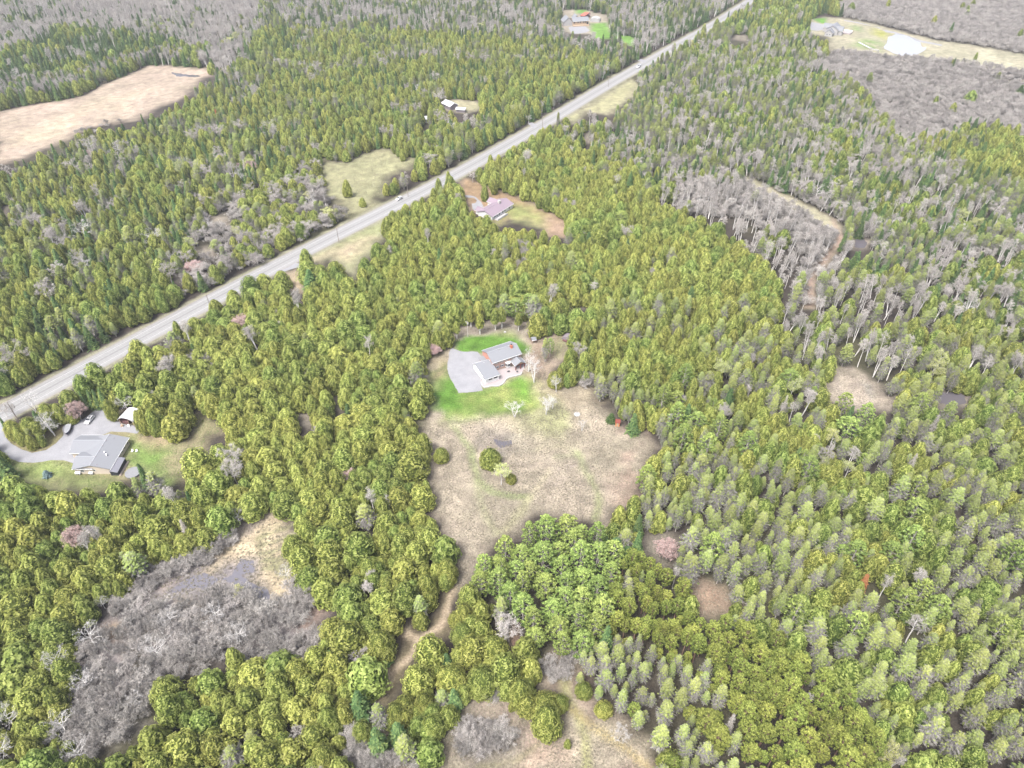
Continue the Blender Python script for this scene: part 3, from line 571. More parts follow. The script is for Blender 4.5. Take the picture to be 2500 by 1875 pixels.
x0, x1, y0, y1 = SX1 + BX0 - dk[0][0] + .03, dk[1][0] - dk[0][0] + .3, 0, dk[2][1] - dk[0][1]
for i in range(8):
    xa = x0 + (x1 - x0) * i / 8; MB().box(xa, y0, .05, xa + (x1 - x0) / 8 - .03, y1, .35 + .004 * (i % 2)).obj('board', M['deckwood'], D_)
for x, y, L, nm in ((300, 1435, 1.9, 'larger white propane tank at the bungalow corner'), (595, 1435, 1.4, 'smaller white propane tank under the gable window')):
    q = W('E', x, y + 20); t = empty('propane_tank', (*q, 0), 0, label=nm, cat='tank'); MB().tube((-L / 2, 0, .75), (L / 2, 0, .75), .5, .5, 12).obj('tank_body', M['white'], t)
    for a in (-.4, .4): MB().box(a - .1, -.4, 0, a + .1, .4, .4).obj('foot', M['concrete'], t)
q = W('C', 1800, 1025); t = empty('pool', (*q, 0), label='round grey covered pool near the bungalow deck', cat='pool'); MB().tube((0, 0, 0), (0, 0, .55), 2.7, 2.7, 24).obj('pool_wall', M['poolcover'], t); MB().tube((0, 0, .55), (0, 0, .62), 2.75, 2.6, 24).obj('pool_cover', M['poolcover'], t)
q = W('C', 1850, 970); t = empty('kayak', (*q, .0), math.radians(-25), label='orange kayak lying beside the grey round pool', cat='kayak'); MB().tube((-1.4, 0, .25), (0, 0, .25), .08, .33, 8).tube((0, 0, .25), (1.4, 0, .25), .33, .08, 8).obj('hull', M['orange'], t)
for x, y, l in ((1790, 735, 'left white lawn chair'), (1848, 735, 'right white lawn chair')):
    c = empty('lawn_chair', (*W('C', x, y), 0), 0, label=l + ' on the grass east of the bungalow', cat='chair')
    MB().box(-.35, -.35, .3, .35, .35, .4).obj('seat', M['white'], c); MB().box(-.35, .3, .4, .35, .42, .95).obj('backrest', M['white'], c)
    for a in (-.3, .25):
        for b in (-.3, .3): MB().box(a, b, 0, a + .05, b + .05, .3).obj('leg', M['white'], c)
# --- arched shelter
q0 = W('E', 1240, 330); q1 = W('E', 1560, 380)
t = empty('arched_shelter', ((q0[0] + q1[0]) / 2, (q0[1] + q1[1]) / 2, 0), math.atan2(q1[1] - q0[1], q1[0] - q0[0]), label='open shed with curved white roof at the end of the drive', cat='shed')
hw = 3.4; pts = [(-hw * math.cos(a), 2.2 + 1.9 * math.sin(a)) for a in np.linspace(0, math.pi, 11)]
m = MB(); v = [(x, y, z) for y in (-.3, 6.0) for x, z in pts]; m.add(v, [(i, i + 1, i + 12, i + 11) for i in range(10)]); me = m.obj('roof', M['metal'], t); sd = me.modifiers.new('s', 'SOLIDIFY'); sd.thickness = .08
MB().box(-3.3, .2, 0, -3.15, 5.8, 2.2).box(3.15, .2, 0, 3.3, 5.8, 2.2).box(-3.15, 5.7, 0, 3.15, 5.8, 3.2).obj('wall', M['maroon'], t)
MB().box(-2.8, .6, 0, .4, 3, 1.5).obj('stacked_crate', M['maroon'], t)
for x in (-2.6, 1.0, 2.9): MB().box(x - .08, -.1, 0, x + .08, .06, 2.6).obj('post', M['wood'], t)
for i, (x, y, c) in enumerate(((1280, 375, 'wood'), (1430, 370, 'white'), (1580, 370, 'greywood'), (1650, 380, 'white'))):
    q = W('E', x, y); b = MB().box(-.5, -.4, 0, .5, .4, .5).box(-.4, -.3, .5, .3, .3, .8).obj('junk_pile', M[c], None, loc=(*q, 0)); tag(b, ['tan timber pile in front of the curved white shed', 'white box pile in front of the curved white shed', 'grey board pile right of the curved white shed', 'white bag by the right corner of the curved shed'][i], 'pile')
# --- purple roofed house
e0 = np.array(W('G', 750, 575, 3)); e1 = np.array(W('G', 1140, 335, 3)); a2 = math.atan2(*(e1 - e0)[::-1])
H3 = empty('purple_roof_house', (*e0, 0), a2, label='white bungalow with purple shingle roof and pale stone chimney', cat='house')
gable(H3, .4, .4, 20.4, 10.6, 2.7, 4.6, 'x', 'white', 'shingle_purple', cap='shingle_purple')
gable(H3, 1.5, 9, 6.0, 13.2, 2.6, 3.8, 'y', 'white', 'shingle_purple', cap='shingle_purple'); gable(H3, 14.5, 9, 19.5, 14.5, 2.6, 4.0, 'y', 'white', 'shingle_purple', cap='shingle_purple')
for u, wd in ((3, 1.2), (5, 1.2), (7.2, 1.6), (10.5, 1.2), (12.6, 1.2), (17, 1.2)): window(H3, '-y', .4, u, .9, wd, 1.2)
window(H3, '-x', .4, 4, 1, 1.2, 1.1)
MB().box(12.6, 4.4, 3.2, 14.1, 5.7, 6.0).obj('chimney', M['stone'], H3)
MB().box(2.0, -2.6, .0, 11.5, .35, .5).obj('deck_platform', M['concrete'], H3); MB().box(2.0, -2.6, .5, 11.5, -2.5, 1.3).obj('railing', M['white'], H3)
# --- sheds in the woods left of the road
t = empty('white_roofed_barn', (*W('J', 985, 540), 0), math.radians(-52), label='grey barn with bright white metal roof in the woods', cat='barn')
t.location.x -= 3.4; t.location.y += 7
gable(t, 0, 0, 11, 7, 3.4, 5.0, 'x', 'greywood', 'metal', .5, cap='metal'); window(t, '-y', 0, 3, 1.2, 1, 1, fm='dark', n=1)
t = empty('white_roofed_shed', (*W('J', 1260, 600), 0), math.radians(-10), label='low shed with flat pale roof beside the white barn', cat='shed'); gable(t, 0, 0, 6.6, 4.5, 2.4, 3.2, 'x', 'greywood', 'metal', cap='metal')
t = empty('hidden_shed', (*W('J', 350, 890), 0), math.radians(12), label='white roofed shed half hidden by cedars left of the barn', cat='shed'); gable(t, 0, 0, 6.4, 6, 2.6, 3.8, 'x', 'white', 'metal', cap='metal')
# --- far house with the red shed
t = empty('tan_house', (*W('H', 430, 475), 0), math.radians(13), label='far tan house with grey roof beside a red shed', cat='house')
gable(t, 0, 0, 17, 9, 4.6, 7.2, 'x', 'wood', 'shingle'); gable(t, -9, 2, 0, 13, 4.2, 8., 'y', 'concrete', 'shingle'); gable(t, 3.5, 7, 9, 16, 5, 8.2, 'y', 'wood', 'shingle')
for u in (1.5, 5.5, 8, 11.5, 13.5): window(t, '-y', 0, u, 2.4, 1.3, 1.5, fm='wood', n=1)
MB().box(-.2, -3, 0, 17, -.05, .9).obj('deck_platform', M['wood'], t); MB().box(14.8, -.3, 1, 16.4, -.06, 3.4).obj('door', M['dark'], t)
t = empty('red_lean_to', (*W('H', 590, 320, 0), 0), math.radians(-35), label='lean-to with bright rust red roof behind the tan house', cat='shed'); MB().box(0, 0, 0, 5, 9, 3).obj('wall', M['maroon'], t); MB().slab([(-.3, -.3, 3.1), (5.3, -.3, 3.1), (5.3, 9.3, 4.8), (-.3, 9.3, 4.8)], .15).obj('roof', M['redroof'], t); t.location.z = .4
t = empty('red_shed', (*W('H', 680, 290), 0), math.radians(5), label='small dark red shed behind the tan house', cat='shed'); gable(t, 0, 0, 6, 5, 2.8, 4.2, 'x', 'maroon', 'maroon', cap='maroon'); window(t, '-y', 0, 4.2, .8, 1.4, 1.5, fm='dark', n=1)
t = empty('fabric_garage', (*W('H', 800, 380), 0), math.radians(-15), label='pale fabric garage with rounded roof right of the tan house', cat='tent'); pts = [(5 - 5 * math.cos(a), 1.5 + 2.4 * math.sin(a)) for a in np.linspace(0, math.pi, 9)]
m = MB(); m.add([(x, y, z) for y in (0, 9) for x, z in pts], [(i, i + 1, i + 10, i + 9) for i in range(8)]); m.add([(x, 0, z) for x, z in pts] + [(10, 0, 0), (0, 0, 0)], [tuple(range(11))]); m.obj('cover', M['concrete'], t)
MB().box(0, .1, 0, .1, 8.9, 1.5).box(9.9, .1, 0, 10, 8.9, 1.5).obj('wall', M['concrete'], t)
# --- big grey house at upper right
t = empty('grey_house', (*W('I', 545, 442), 0), math.radians(58), label='big grey house with many gables near the white pond', cat='house')
gable(t, 6, -1, 22, 10, 5.2, 8.4, 'x', 'concrete', 'shingle'); gable(t, -2, 2, 8, 9, 3.6, 6.4, 'x', 'concrete', 'shingle'); gable(t, 8, -5, 14, 8, 4.6, 7.6, 'y', 'concrete', 'shingle'); gable(t, 15, 5, 21, 15, 4.6, 7.4, 'y', 'concrete', 'shingle')
for u in (0, 3, 6): window(t, '+y', 9.0, u, 1.2, 1.2, 1.4)
window(t, '-x', -2, 4.2, 1.2, 1.2, 1.4); window(t, '-x', -2, 6.8, 1.2, 1.2, 1.4); window(t, '-y', -5, 11, 1.2, 1.6, 1.6); window(t, '-y', -5, 11, 3.4, 1.2, 1.); window(t, '-y', -1, 17, 1.2, 1.6, 1.6); window(t, '-y', -1, 20, 1.2, 1.6, 1.6)
t = empty('house_deck', (*W('I', 660, 400), 0), math.radians(58), label='white railed deck on the right side of the grey house', cat='deck'); MB().box(2, -8, 0, 12, 0, 1.0).obj('platform', M['paver'], t)
MB().box(2, -8.1, 1, 12, -8, 2).box(12, -8, 1, 12.1, 0, 2).obj('railing', M['white'], t)
t = empty('dock', (*W('I', 925, 530), .1), 0, label='long white dock ramp lying on grass by the pond', cat='dock'); q = W('I', 1090, 615); d = (q[0] - t.location.x, q[1] - t.location.y); L = math.hypot(*d); t.rotation_euler.z = math.atan2(d[1], d[0])
for i in range(8): MB().box(i * L / 8 + .05, -.6, .1, (i + 1) * L / 8 - .05, .6, .35).obj('plank', M['white'], t)
for i, (x, y) in enumerate(((1110, 625), (1145, 645), (1185, 650), (1220, 660))):
    q = W('I', x, y); b = MB().box(-1, -.8, 0, 1, .8, .8).box(-.6, -.5, .8, .5, .4, 1.3).obj('stone_pile', M['stone'], None, loc=(*q, 0)); tag(b, 'pale heap in the row of four between dock ramp and pond', 'pile', 'pale heaps between the dock ramp and the pond')
# --- small structures
q = W('5', 1675, 970); t = empty('outhouse', (*q, 0), math.radians(-10), label='tiny orange wooden hut at the meadow edge', cat='hut'); M['orangewood'] = rough_mat('orange_wood', (.446, .187, .079), .15, 3.)
MB().box(-.8, -.7, 0, .8, .7, 2.0).obj('wall', M['orangewood'], t); MB().slab([(-1, -.9, 2.05), (1, -.9, 2.05), (1, .9, 2.45), (-1, .9, 2.45)], .1).obj('roof', M['redwood'], t); MB().box(-.35, -.75, .05, .35, -.69, 1.8).obj('door', M['wood'], t)
q = W('5', 1457, 912); t = empty('fire_pit', (*q, 0), label='round fire pit ringed by white stones in the meadow', cat='fire pit')
for i in range(12): a = i * math.pi / 6; MB().box(math.cos(a) * 1.1 - .22, math.sin(a) * 1.1 - .16, 0, math.cos(a) * 1.1 + .22, math.sin(a) * 1.1 + .16, .35, rz=a + 1.57).obj('stone', M['stone'], t)
MB().tube((0, 0, .0), (0, 0, .12), .85, .85, 14).obj('ash_bed', M['white'], t)
q = W('5', 1222, 520); t = empty('garden_shelter', (*q, 0), .3, label='small shelter with grey roof on red posts beyond the house', cat='shelter')
for a in (-.9, .9):
    for b in (-.7, .7): MB().box(a - .07, b - .07, 0, a + .07, b + .07, 1.9).obj('post', M['redwood'], t)
gable(t, -.9, -.8, .9, .8, 1.9, 2.6, 'x', 'redwood', 'shingle', .25, walls=False)
q = W('5', 1400, 515); t = empty('woodpile_shelter', (*q, 0), math.radians(-30), label='dark arched tarp shelter among trees right of the house', cat='shelter'); pts = [(-2.6 * math.cos(a), .2 + 1.9 * math.sin(a)) for a in np.linspace(0, math.pi, 9)]
m = MB(); m.add([(x, y, z) for y in (0, 3.4) for x, z in pts], [(i, i + 1, i + 10, i + 9) for i in range(8)]); m.add([(x, 0.02, z) for x, z in pts], [tuple(range(9))]); m.add([(x, 3.38, z) for x, z in pts], [tuple(range(8, -1, -1))]); m.obj('tarp', M['greywood'], t); MB().box(-1.6, -.9, 0, 1.6, 0, .6).obj('log_stack', M['maroon'], t)
q = W('5', 1068, 468); b = MB().box(-.5, -.35, 0, .5, .35, .45).box(-.3, -.2, .4, .2, .25, .6).obj('boulder', M['stone'], None, loc=(*q, 0)); tag(b, 'pale boulder on the brown ground behind the house', 'boulder')
# --- utility poles
def pole(base, h, label, lamp=False, grp=None, mat='pole'):
    t = empty('utility_pole', (*base, 0), math.radians(56), label=label, cat='pole', group=grp)
    MB().tube((0, 0, 0), (0, 0, h), .17, .12, 8).obj('post', M[mat], t)
    if lamp: MB().tube((.28, 0, h - 1.9), (.28, 0, h - 1.0), .26, .26, 8).obj('transformer', M['white'], t)
    MB().box(-.06, -1.0, h - .7, .06, 1.0, h - .56).obj('crossarm', M[mat], t)
    for a in (-.85, 0, .85): MB().tube((0, a, h - .56), (0, a, h - .36), .05, .04, 6).obj('insulator', M['white'], t)
    return Vector((*base, h - .4))
pole(W('A', 510, 235), 8.6, 'pale utility pole with white transformer behind the brick house', True, mat='bark')
pp = [W('K', 235, 790), W('4', 1142, 352), W('2', 172, 1312), W('2', 545, 1062), W('2', 1270, 690), W('2', 1625, 470)]
pn = ['standing on the drive side near the bungalow', 'at the cedar edge left of the gravel entrance', 'on the grass strip below the small meadow', 'near the white car half hidden by trees', 'beside the gravel stub', 'nearest the far end of the road']
tops = [pole(p, 9.0, 'roadside utility pole ' + n) for p, n in zip(pp, pn)]
def wire(a, b, name, label, sag=.9):
    m = MB(); pr_ = None
    for i in range(13):
        t_ = i / 12; p = a.lerp(b, t_) - Vector((0, 0, sag * 4 * t_ * (1 - t_)))
        if pr_ is not None: m.tube(pr_, p, .03, .03, 3)
        pr_ = p
    tag(m.obj(name, M['dark']), label, 'cable')
for i, (a, b) in enumerate(zip(tops[:-1], tops[1:])): wire(a, b, 'power_line', 'thin power line along the road between ' + ['the first and second pole counted from the left', 'the second and third pole counted from the left', 'the third and fourth pole counted from the left', 'the fourth and fifth pole counted from the left', 'the two farthest poles'][i])
# --- vehicles
def car(front, rear, label, L=4.7):
    f, r = np.array(front), np.array(rear); c = (f + r) / 2; a = math.atan2(f[1] - r[1], f[0] - r[0])
    t = empty('parked_car', (*c, 0), a, label=label, cat='car')
    prof = [(-2.3, .45), (-2.3, .95), (-2.2, 1.08), (-1.95, 1.5), (-1.3, 1.62), (.1, 1.6), (.95, 1.12), (2.0, .95), (2.3, .75), (2.32, .42)]
    m = MB(); W_ = .92; v = []
    for s in (-1, 1):
        for x, z in prof: v.append((x * L / 4.64, s * (W_ - (.22 if z > 1.2 else .02 if z > .8 else 0)), z))
    n = len(prof); m.add(v, [tuple(range(n)), tuple(range(2 * n - 1, n - 1, -1))] + [(i, i + n, (i + 1) % n + n, (i + 1) % n) for i in range(n)]); b = m.obj('body', M['carwhite'], t)
    bv = b.modifiers.new('b', 'BEVEL'); bv.width = .05; bv.segments = 2
    MB().slab([(.14, -.62, 1.60), (.92, -.78, 1.17), (.92, .78, 1.17), (.14, .62, 1.60)][::-1][::-1], .04).obj('windscreen', M['glass'], t).location.z = .035
    MB().slab([(-2.18, -.72, 1.15), (-1.93, -.6, 1.50), (-1.93, .6, 1.50), (-2.18, .72, 1.15)], .04).obj('rear_window', M['glass'], t).location.x = -.05
    for s in (-1, 1):
        y = s * .80; MB().add([(-1.75, y * .93, 1.5), (.0, y * .93, 1.5), (.75, y * 1.06, 1.15), (-1.95, y * 1.08, 1.12)], [(0, 1, 2, 3)]).obj('side_window', M['glass'], t).location.y = s * .06
        for x in (-1.45, 1.45):
            wh = MB().tube((x, s * .72, .34), (x, s * .95, .34), .34, .34, 14).obj('wheel', M['tyre'], t); MB().tube((x, s * .94, .34), (x, s * .965, .34), .2, .2, 10).obj('rim', M['cover'], wh)
        MB().box(2.22, s * .6 - .16, .66, 2.33, s * .6 + .16, .8).obj('headlight', M['glass'], t)
    MB().box(-.95, -.4, 1.62, -.25, .4, 1.65).obj('sunroof', M['glass'], t)
    return t
car(W('L', 905, 655, .5), W('L', 1120, 400, .5), 'white car parked on the drive beside the pink bare tree')
car(W('L', 440, 1570, .5), W('L', 560, 1370, .5), 'white car half hidden behind the bungalow garage roof')
q = np.array(W('2', 1790, 364)); dd = np.array([math.cos(.97), math.sin(.97)]); cc_ = car(q - dd * 2.6, q + dd * 2.6, 'white car driving on the far part of the road'); cc_.name = 'driving_car'; cc_.location.z = .03; cc_.scale = (1.25, 1.2, 1.2)
q = np.array(W('2', 497, 1078)); cc_ = car(q - dd * 2.4, q + dd * 2.4, 'white car on the road beside the tall cedars'); cc_.name = 'driving_car'; cc_.location.z = .03
# boat on trailer
bf = np.array(W('L', 190, 1040, .9)); br = np.array(W('L', 265, 700, .9)); c = (bf + br) / 2; t = empty('boat', (*c, 0), math.atan2(*(bf - br)[::-1]), label='covered motor boat on a trailer at the edge of the drive', cat='boat')
st_ = [(-2.8, .95, 1.3), (-1.5, 1.05, 1.35), (0, 1.05, 1.42), (1.4, .85, 1.5), (2.4, .4, 1.58), (2.9, .05, 1.62)]
m = MB(); v = []
for x, hw_, zt in st_: v += [(x, -hw_, zt), (x, -hw_ * .8, .75), (x, 0, .45 + max(0, x - 1) * .25), (x, hw_ * .8, .75), (x, hw_, zt)]
m.add(v, [(i * 5 + j, i * 5 + j + 1, i * 5 + j + 6, i * 5 + j + 5) for i in range(5) for j in range(4)] + [(0, 1, 2, 3, 4)][::-1]); m.obj('hull', M['hull'], t)
m = MB(); v = []
for x, hw_, zt in st_: v += [(x, -hw_ - .04, zt), (x, 0, zt + .22 + .15 * math.exp(-x * x)), (x, hw_ + .04, zt)]
m.add(v, [(i * 3 + j, i * 3 + j + 3, i * 3 + j + 4, i * 3 + j + 1) for i in range(5) for j in range(2)]); m.obj('cover', M['cover'], t)
MB().box(-3.3, -.2, .7, -2.85, .2, 1.75).obj('outboard_motor', M['dark'], t)
tr_ = MB().box(-2.4, -.9, .35, 2.0, -.8, .45).box(-2.4, .8, .35, 2.0, .9, .45).box(2., -.05, .35, 3.6, .05, .45).obj('trailer', M['greywood'], t)
for s in (-1, 1): MB().tube((-.8, s * .95, .32), (-.8, s * 1.15, .32), .32, .32, 12).obj('wheel', M['tyre'], t)
# ------------------------------------------------------------------ tree prototypes (numpy)
class TM:                              # triangle / quad soup with a per-face value and material
    def __init__(s): s.V = []; s.Q = []; s.val = []; s.mi = []; s.n = 0
    def quads(s, v, val, mi=0):        # v: (n,4,3)
        n = len(v); s.V.append(v.reshape(-1, 3)); s.Q.append(np.arange(n * 4).reshape(-1, 4) + s.n); s.n += n * 4; s.val.append(np.broadcast_to(val, (n,)).astype(float)); s.mi.append(np.full(n, mi)); return s
    def grid(s, v, q, val, mi=0):
        s.V.append(v); s.Q.append(q + s.n); s.n += len(v); s.val.append(np.full(len(q), val, float)); s.mi.append(np.full(len(q), mi)); return s
    def mesh(s, name, mats):
        V = np.concatenate(s.V); Q = np.concatenate(s.Q); me = bpy.data.meshes.new(name)
        me.vertices.add(len(V)); me.vertices.foreach_set('co', V.ravel()); me.loops.add(Q.size); me.loops.foreach_set('vertex_index', Q.astype(np.int32).ravel())
        me.polygons.add(len(Q)); me.polygons.foreach_set('loop_start', np.arange(0, Q.size, 4, dtype=np.int32)); me.polygons.foreach_set('material_index', np.concatenate(s.mi).astype(np.int32))
        for m in mats: me.materials.append(m)
        me.update(calc_edges=True); a = me.attributes.new('v', 'FLOAT', 'FACE'); a.data.foreach_set('value', np.concatenate(s.val).astype(np.float32)); return me
def unit(a): return a / (np.linalg.norm(a, axis=-1, keepdims=True) + 1e-9)
def leaves(pos, nrm, along, ln, wd, tilt, r):   # quads centred at pos, facing nrm with jitter, long axis near 'along'
    n = len(pos); nn = unit(nrm + r.normal(0, tilt, (n, 3))); al = along + r.normal(0, .25, (n, 3)); al = unit(al - nn * (al * nn).sum(1, keepdims=True)); si = np.cross(nn, al)
    L = (ln * r.uniform(.7, 1.3, n))[:, None] / 2; Wd = (wd * r.uniform(.7, 1.3, n))[:, None] / 2
    return np.stack([pos - al * L - si * Wd * .8, pos - al * L * .3 + si * Wd * 1.1, pos + al * L + si * Wd * .35, pos + al * L * .4 - si * Wd], 1)
def tubes(a, b, ra, rb, n=3):
    a, b = np.array(a), np.array(b); d = unit(b - a); h = np.where(np.abs(d[:, 2:3]) > .9, np.array([[1., 0, 0]]), np.array([[0, 0, 1.]])); x = unit(np.cross(d, h)); y = np.cross(d, x)
    out = []
    for i in range(n):
        t0, t1 = 2 * math.pi * i / n, 2 * math.pi * (i + 1) / n; e0 = x * math.cos(t0) + y * math.sin(t0); e1 = x * math.cos(t1) + y * math.sin(t1)
        out.append(np.stack([a + e0 * ra[:, None], a + e1 * ra[:, None], b + e1 * rb[:, None], b + e0 * rb[:, None]], 1))
    return np.concatenate(out)
def trunk(tm, h, r0, r1, n=6, lean=0, r=None, z0=0, mi=0):
    k = 5; zs = np.linspace(z0, h, k + 1); off = np.zeros((k + 1, 2))
    if r is not None: off = np.cumsum(r.normal(0, lean, (k + 1, 2)), 0); off -= off[0]
    p = np.column_stack([off, zs]); rr = np.linspace(r0, r1, k + 1); tm.quads(tubes(p[:-1], p[1:], rr[:-1], rr[1:], n), .5, mi); return p
def cedar(seed, h=11., R=2.5, lobes=5, nl=1900, ls=.50, bare=0., pointy=1.5):
    r = np.random.default_rng(seed); T = TM(); trunk(T, h * .9, .2, .05, 5)
    if bare:
        for i in range(3):
            a = r.uniform(0, 6.28); b = np.array([[math.cos(a) * .25, math.sin(a) * .25, 0]]); e = np.array([[math.cos(a) * R * .5, math.sin(a) * R * .5, h * .6]]); T.quads(tubes(b, e, np.array([.15]), np.array([.06]), 4), .5)
    C = TM(); L = [(0, 0, h, R, pointy)]
    for i in range(lobes):
        a = i * 2.4 + r.uniform(-.5, .5); o = R * r.uniform(.35, .62); L.append((math.cos(a) * o, math.sin(a) * o, h * r.uniform(.5, .82), R * r.uniform(.42, .62), pointy * r.uniform(.9, 1.5)))
    z0 = h * max(.03, bare)
    def prof(t, e): return np.sqrt(np.clip(1 - t ** e, 0, 1)) * (.62 + .38 * np.clip(t / .22, 0, 1)) if True else 0
    for li, (cx, cy, H_, RR, e) in enumerate(L):
        tt = np.linspace(0, 1, 9); th = np.linspace(0, 2 * math.pi, 11)[:-1]
        rr = prof(tt, e) * RR * .84; v = np.stack([cx + np.outer(rr, np.cos(th)), cy + np.outer(rr, np.sin(th)), np.repeat((z0 + (H_ * .97 - z0) * tt)[:, None], 10, 1)], -1).reshape(-1, 3)
        q = np.array([(i * 10 + j, i * 10 + (j + 1) % 10, (i + 1) * 10 + (j + 1) % 10, (i + 1) * 10 + j) for i in range(8) for j in range(10)]); C.grid(v, q, .06)  # core gets the darkest value, shade inside the crown put into colour
        n = int(nl * (RR * H_) / sum(l[3] * l[2] for l in L)); t = r.random(n * 2); t = t[r.random(n * 2) < .35 + .65 * prof(t, e)][:n]; n = len(t)
        a = r.uniform(0, 2 * math.pi, n); ph = r.uniform(0, 6.28, 4)
        lump = 1 + .10 * np.sin(5 * a + 9 * t + ph[0]) + .09 * np.sin(9 * a - 14 * t + ph[1]) + .07 * np.sin(23 * t + 3 * a + ph[2])
        rd = prof(t, e) * RR * lump; pos = np.column_stack([cx + rd * np.cos(a), cy + rd * np.sin(a), z0 + (H_ - z0) * t])
        slope = RR / (H_ - z0) * (.35 + 2.4 * t ** 2.2); nr = np.column_stack([np.cos(a), np.sin(a), slope]); up = np.column_stack([np.cos(a) * .25, np.sin(a) * .25, np.ones(n)])
        val = np.clip(.38 + 2.6 * (lump - 1) + .16 * t + r.normal(0, .075, n), 0, 1)  # painted shading: leaf colour lighter on lumps and upwards, darker in hollows
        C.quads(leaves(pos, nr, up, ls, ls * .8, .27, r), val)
    return {'trunk': T, 'crown': C}
def spruce(seed, h=12., R=1.9, tiers=17, nl=1500, dead=False, taper=1.0, sw=.34):
    r = np.random.default_rng(seed); T = TM(); trunk(T, h * .98, .18, .03, 5); C = TM()
    if not dead:
        th = np.linspace(0, 2 * math.pi, 9)[:-1]; tt = np.array([0, .3, .65, 1.]); rr = (1 - tt) ** taper * R * .55; z = .06 * h + .92 * h * tt
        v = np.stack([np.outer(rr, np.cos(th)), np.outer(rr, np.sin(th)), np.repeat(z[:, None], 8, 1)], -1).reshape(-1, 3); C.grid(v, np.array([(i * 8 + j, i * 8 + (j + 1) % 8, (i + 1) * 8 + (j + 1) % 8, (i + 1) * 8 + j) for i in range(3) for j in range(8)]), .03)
    for k in range(tiers):
        t = (k + .3) / tiers; rad = R * (1 - t) ** taper * r.uniform(.8, 1.12) + .12; nb = max(4, int(6 + rad * 3.2)); z = h * (.06 + .92 * t); a = np.arange(nb) * 6.283 / nb + r.uniform(0, 6) + r.normal(0, .15, nb)
        rb = rad * r.uniform(.75, 1.12, nb); d = np.column_stack([np.cos(a), np.sin(a), -.28 * np.ones(nb)])
        per = max(2, int(nl / tiers / nb * (.5 + rad / R)))
        for j in range(per):
            f = r.uniform(.25, 1, nb) ** .7; pos = np.column_stack([d[:, 0] * rb * f, d[:, 1] * rb * f, z + d[:, 2] * rb * f + r.normal(0, .09, nb)])
            pos[:, :2] += r.normal(0, .10 + .08 * rad, (nb, 2)); nr = np.column_stack([d[:, 0] * .55, d[:, 1] * .55, np.full(nb, .9)])
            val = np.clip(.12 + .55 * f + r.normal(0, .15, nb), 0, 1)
            if dead: C.quads(leaves(pos, nr, d, .7, .045, .55, r), val)
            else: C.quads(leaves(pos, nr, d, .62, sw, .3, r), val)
    return {'trunk': T, 'crown': C}
def larch(seed, h=13., R=1.9, nl=1300, low=.5):  # green top over grey, twiggy lower branches
    r = np.random.default_rng(seed); T = TM(); p = trunk(T, h * .98, .17, .03, 5, .05, r); C = TM(); tiers = 22
    for k in range(tiers):
        t = (k + .3) / tiers; prof = min(1, .35 + t * 2.2) * (1 - t ** 1.3) ** .9; rad = R * prof * r.uniform(.75, 1.15) + .15; nb = int(6 + rad * 2); z = h * (.16 + .83 * t)
        a = np.arange(nb) * 6.283 / nb + r.uniform(0, 6); d = np.column_stack([np.cos(a), np.sin(a), np.full(nb, .10 + .5 * t)]); rb = rad * r.uniform(.7, 1.15, nb); o = np.column_stack([np.zeros((nb, 2)), np.full(nb, z)])
        C.quads(tubes(o, o + d * rb[:, None], np.full(nb, .045), np.full(nb, .012), 3), .5, 1)
        for j in range(11):
            f = r.uniform(.3, 1, nb); pos = o + d * (rb * f)[:, None] + r.normal(0, .12, (nb, 3)); C.quads(leaves(pos, np.column_stack([d[:, :2] * .5, np.ones(nb)]), d + np.array([0, 0, -.25]), .85, .05, .7, r), np.clip(.45 + r.normal(0, .2, nb), 0, 1), 1)
        g = np.clip((t - low * .68) / .38, 0.03, 1)
        for j in range(int(3 + 15 * g)):
            f = r.uniform(.25, 1.08, nb) ** .6; keep = r.random(nb) < (.28 + .72 * g); pos = (o + d * (rb * f)[:, None] + r.normal(0, .14, (nb, 3)))[keep]; m = keep.sum()
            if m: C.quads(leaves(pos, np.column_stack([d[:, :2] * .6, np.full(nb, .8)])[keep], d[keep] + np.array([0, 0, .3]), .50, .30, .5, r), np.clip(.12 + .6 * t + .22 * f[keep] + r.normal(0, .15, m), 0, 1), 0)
    return {'trunk': T, 'crown': C}
def pine(seed, h=13., R=3., ntuft=120, z0=.25, kind='w', nlf=13):
    r = np.random.default_rng(seed); T = TM(); p = trunk(T, h * .97, .24, .05, 6, .06, r); C = TM(); cen = []
    for i in range(ntuft):
        t = (i + .5) / ntuft; z = h * (z0 + (1 - z0) * t)
        pr = (1 - t ** 2.2) ** .6 * (.7 + .3 * min(1, t * 4)) if kind == 'w' else (1 - abs(2 * t - .9) ** 2.2 * .9) ** .5 if abs(2 * t - .9) < 1 else .25
        a = i * 2.399 + r.uniform(-.3, .3); rad = R * pr * r.uniform(.55, 1.1); c = np.array([math.cos(a) * rad, math.sin(a) * rad, z + .12 * rad]); cen.append((c, a, t, rad))
        o = np.array([[0, 0, max(.3, z - .35 * rad)]]); T.quads(tubes(o, c[None], np.array([.05]), np.array([.015]), 3), .5) if i % 3 == 0 else None
        n = nlf; u = unit(np.column_stack([r.normal(0, 1, n) + math.cos(a) * .5, r.normal(0, 1, n) + math.sin(a) * .5, r.normal(.55, .6, n)])); ts = (.55 if kind == 'w' else .46) * r.uniform(.8, 1.25)
        pos = c + u * ts * .55; nr = unit(np.cross(u, r.normal(0, 1, (n, 3)))); nr[:, 2] = np.abs(nr[:, 2]) + .3
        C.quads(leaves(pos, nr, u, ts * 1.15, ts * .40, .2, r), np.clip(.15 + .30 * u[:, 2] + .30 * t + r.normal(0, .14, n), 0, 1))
    return {'trunk': T, 'crown': C}
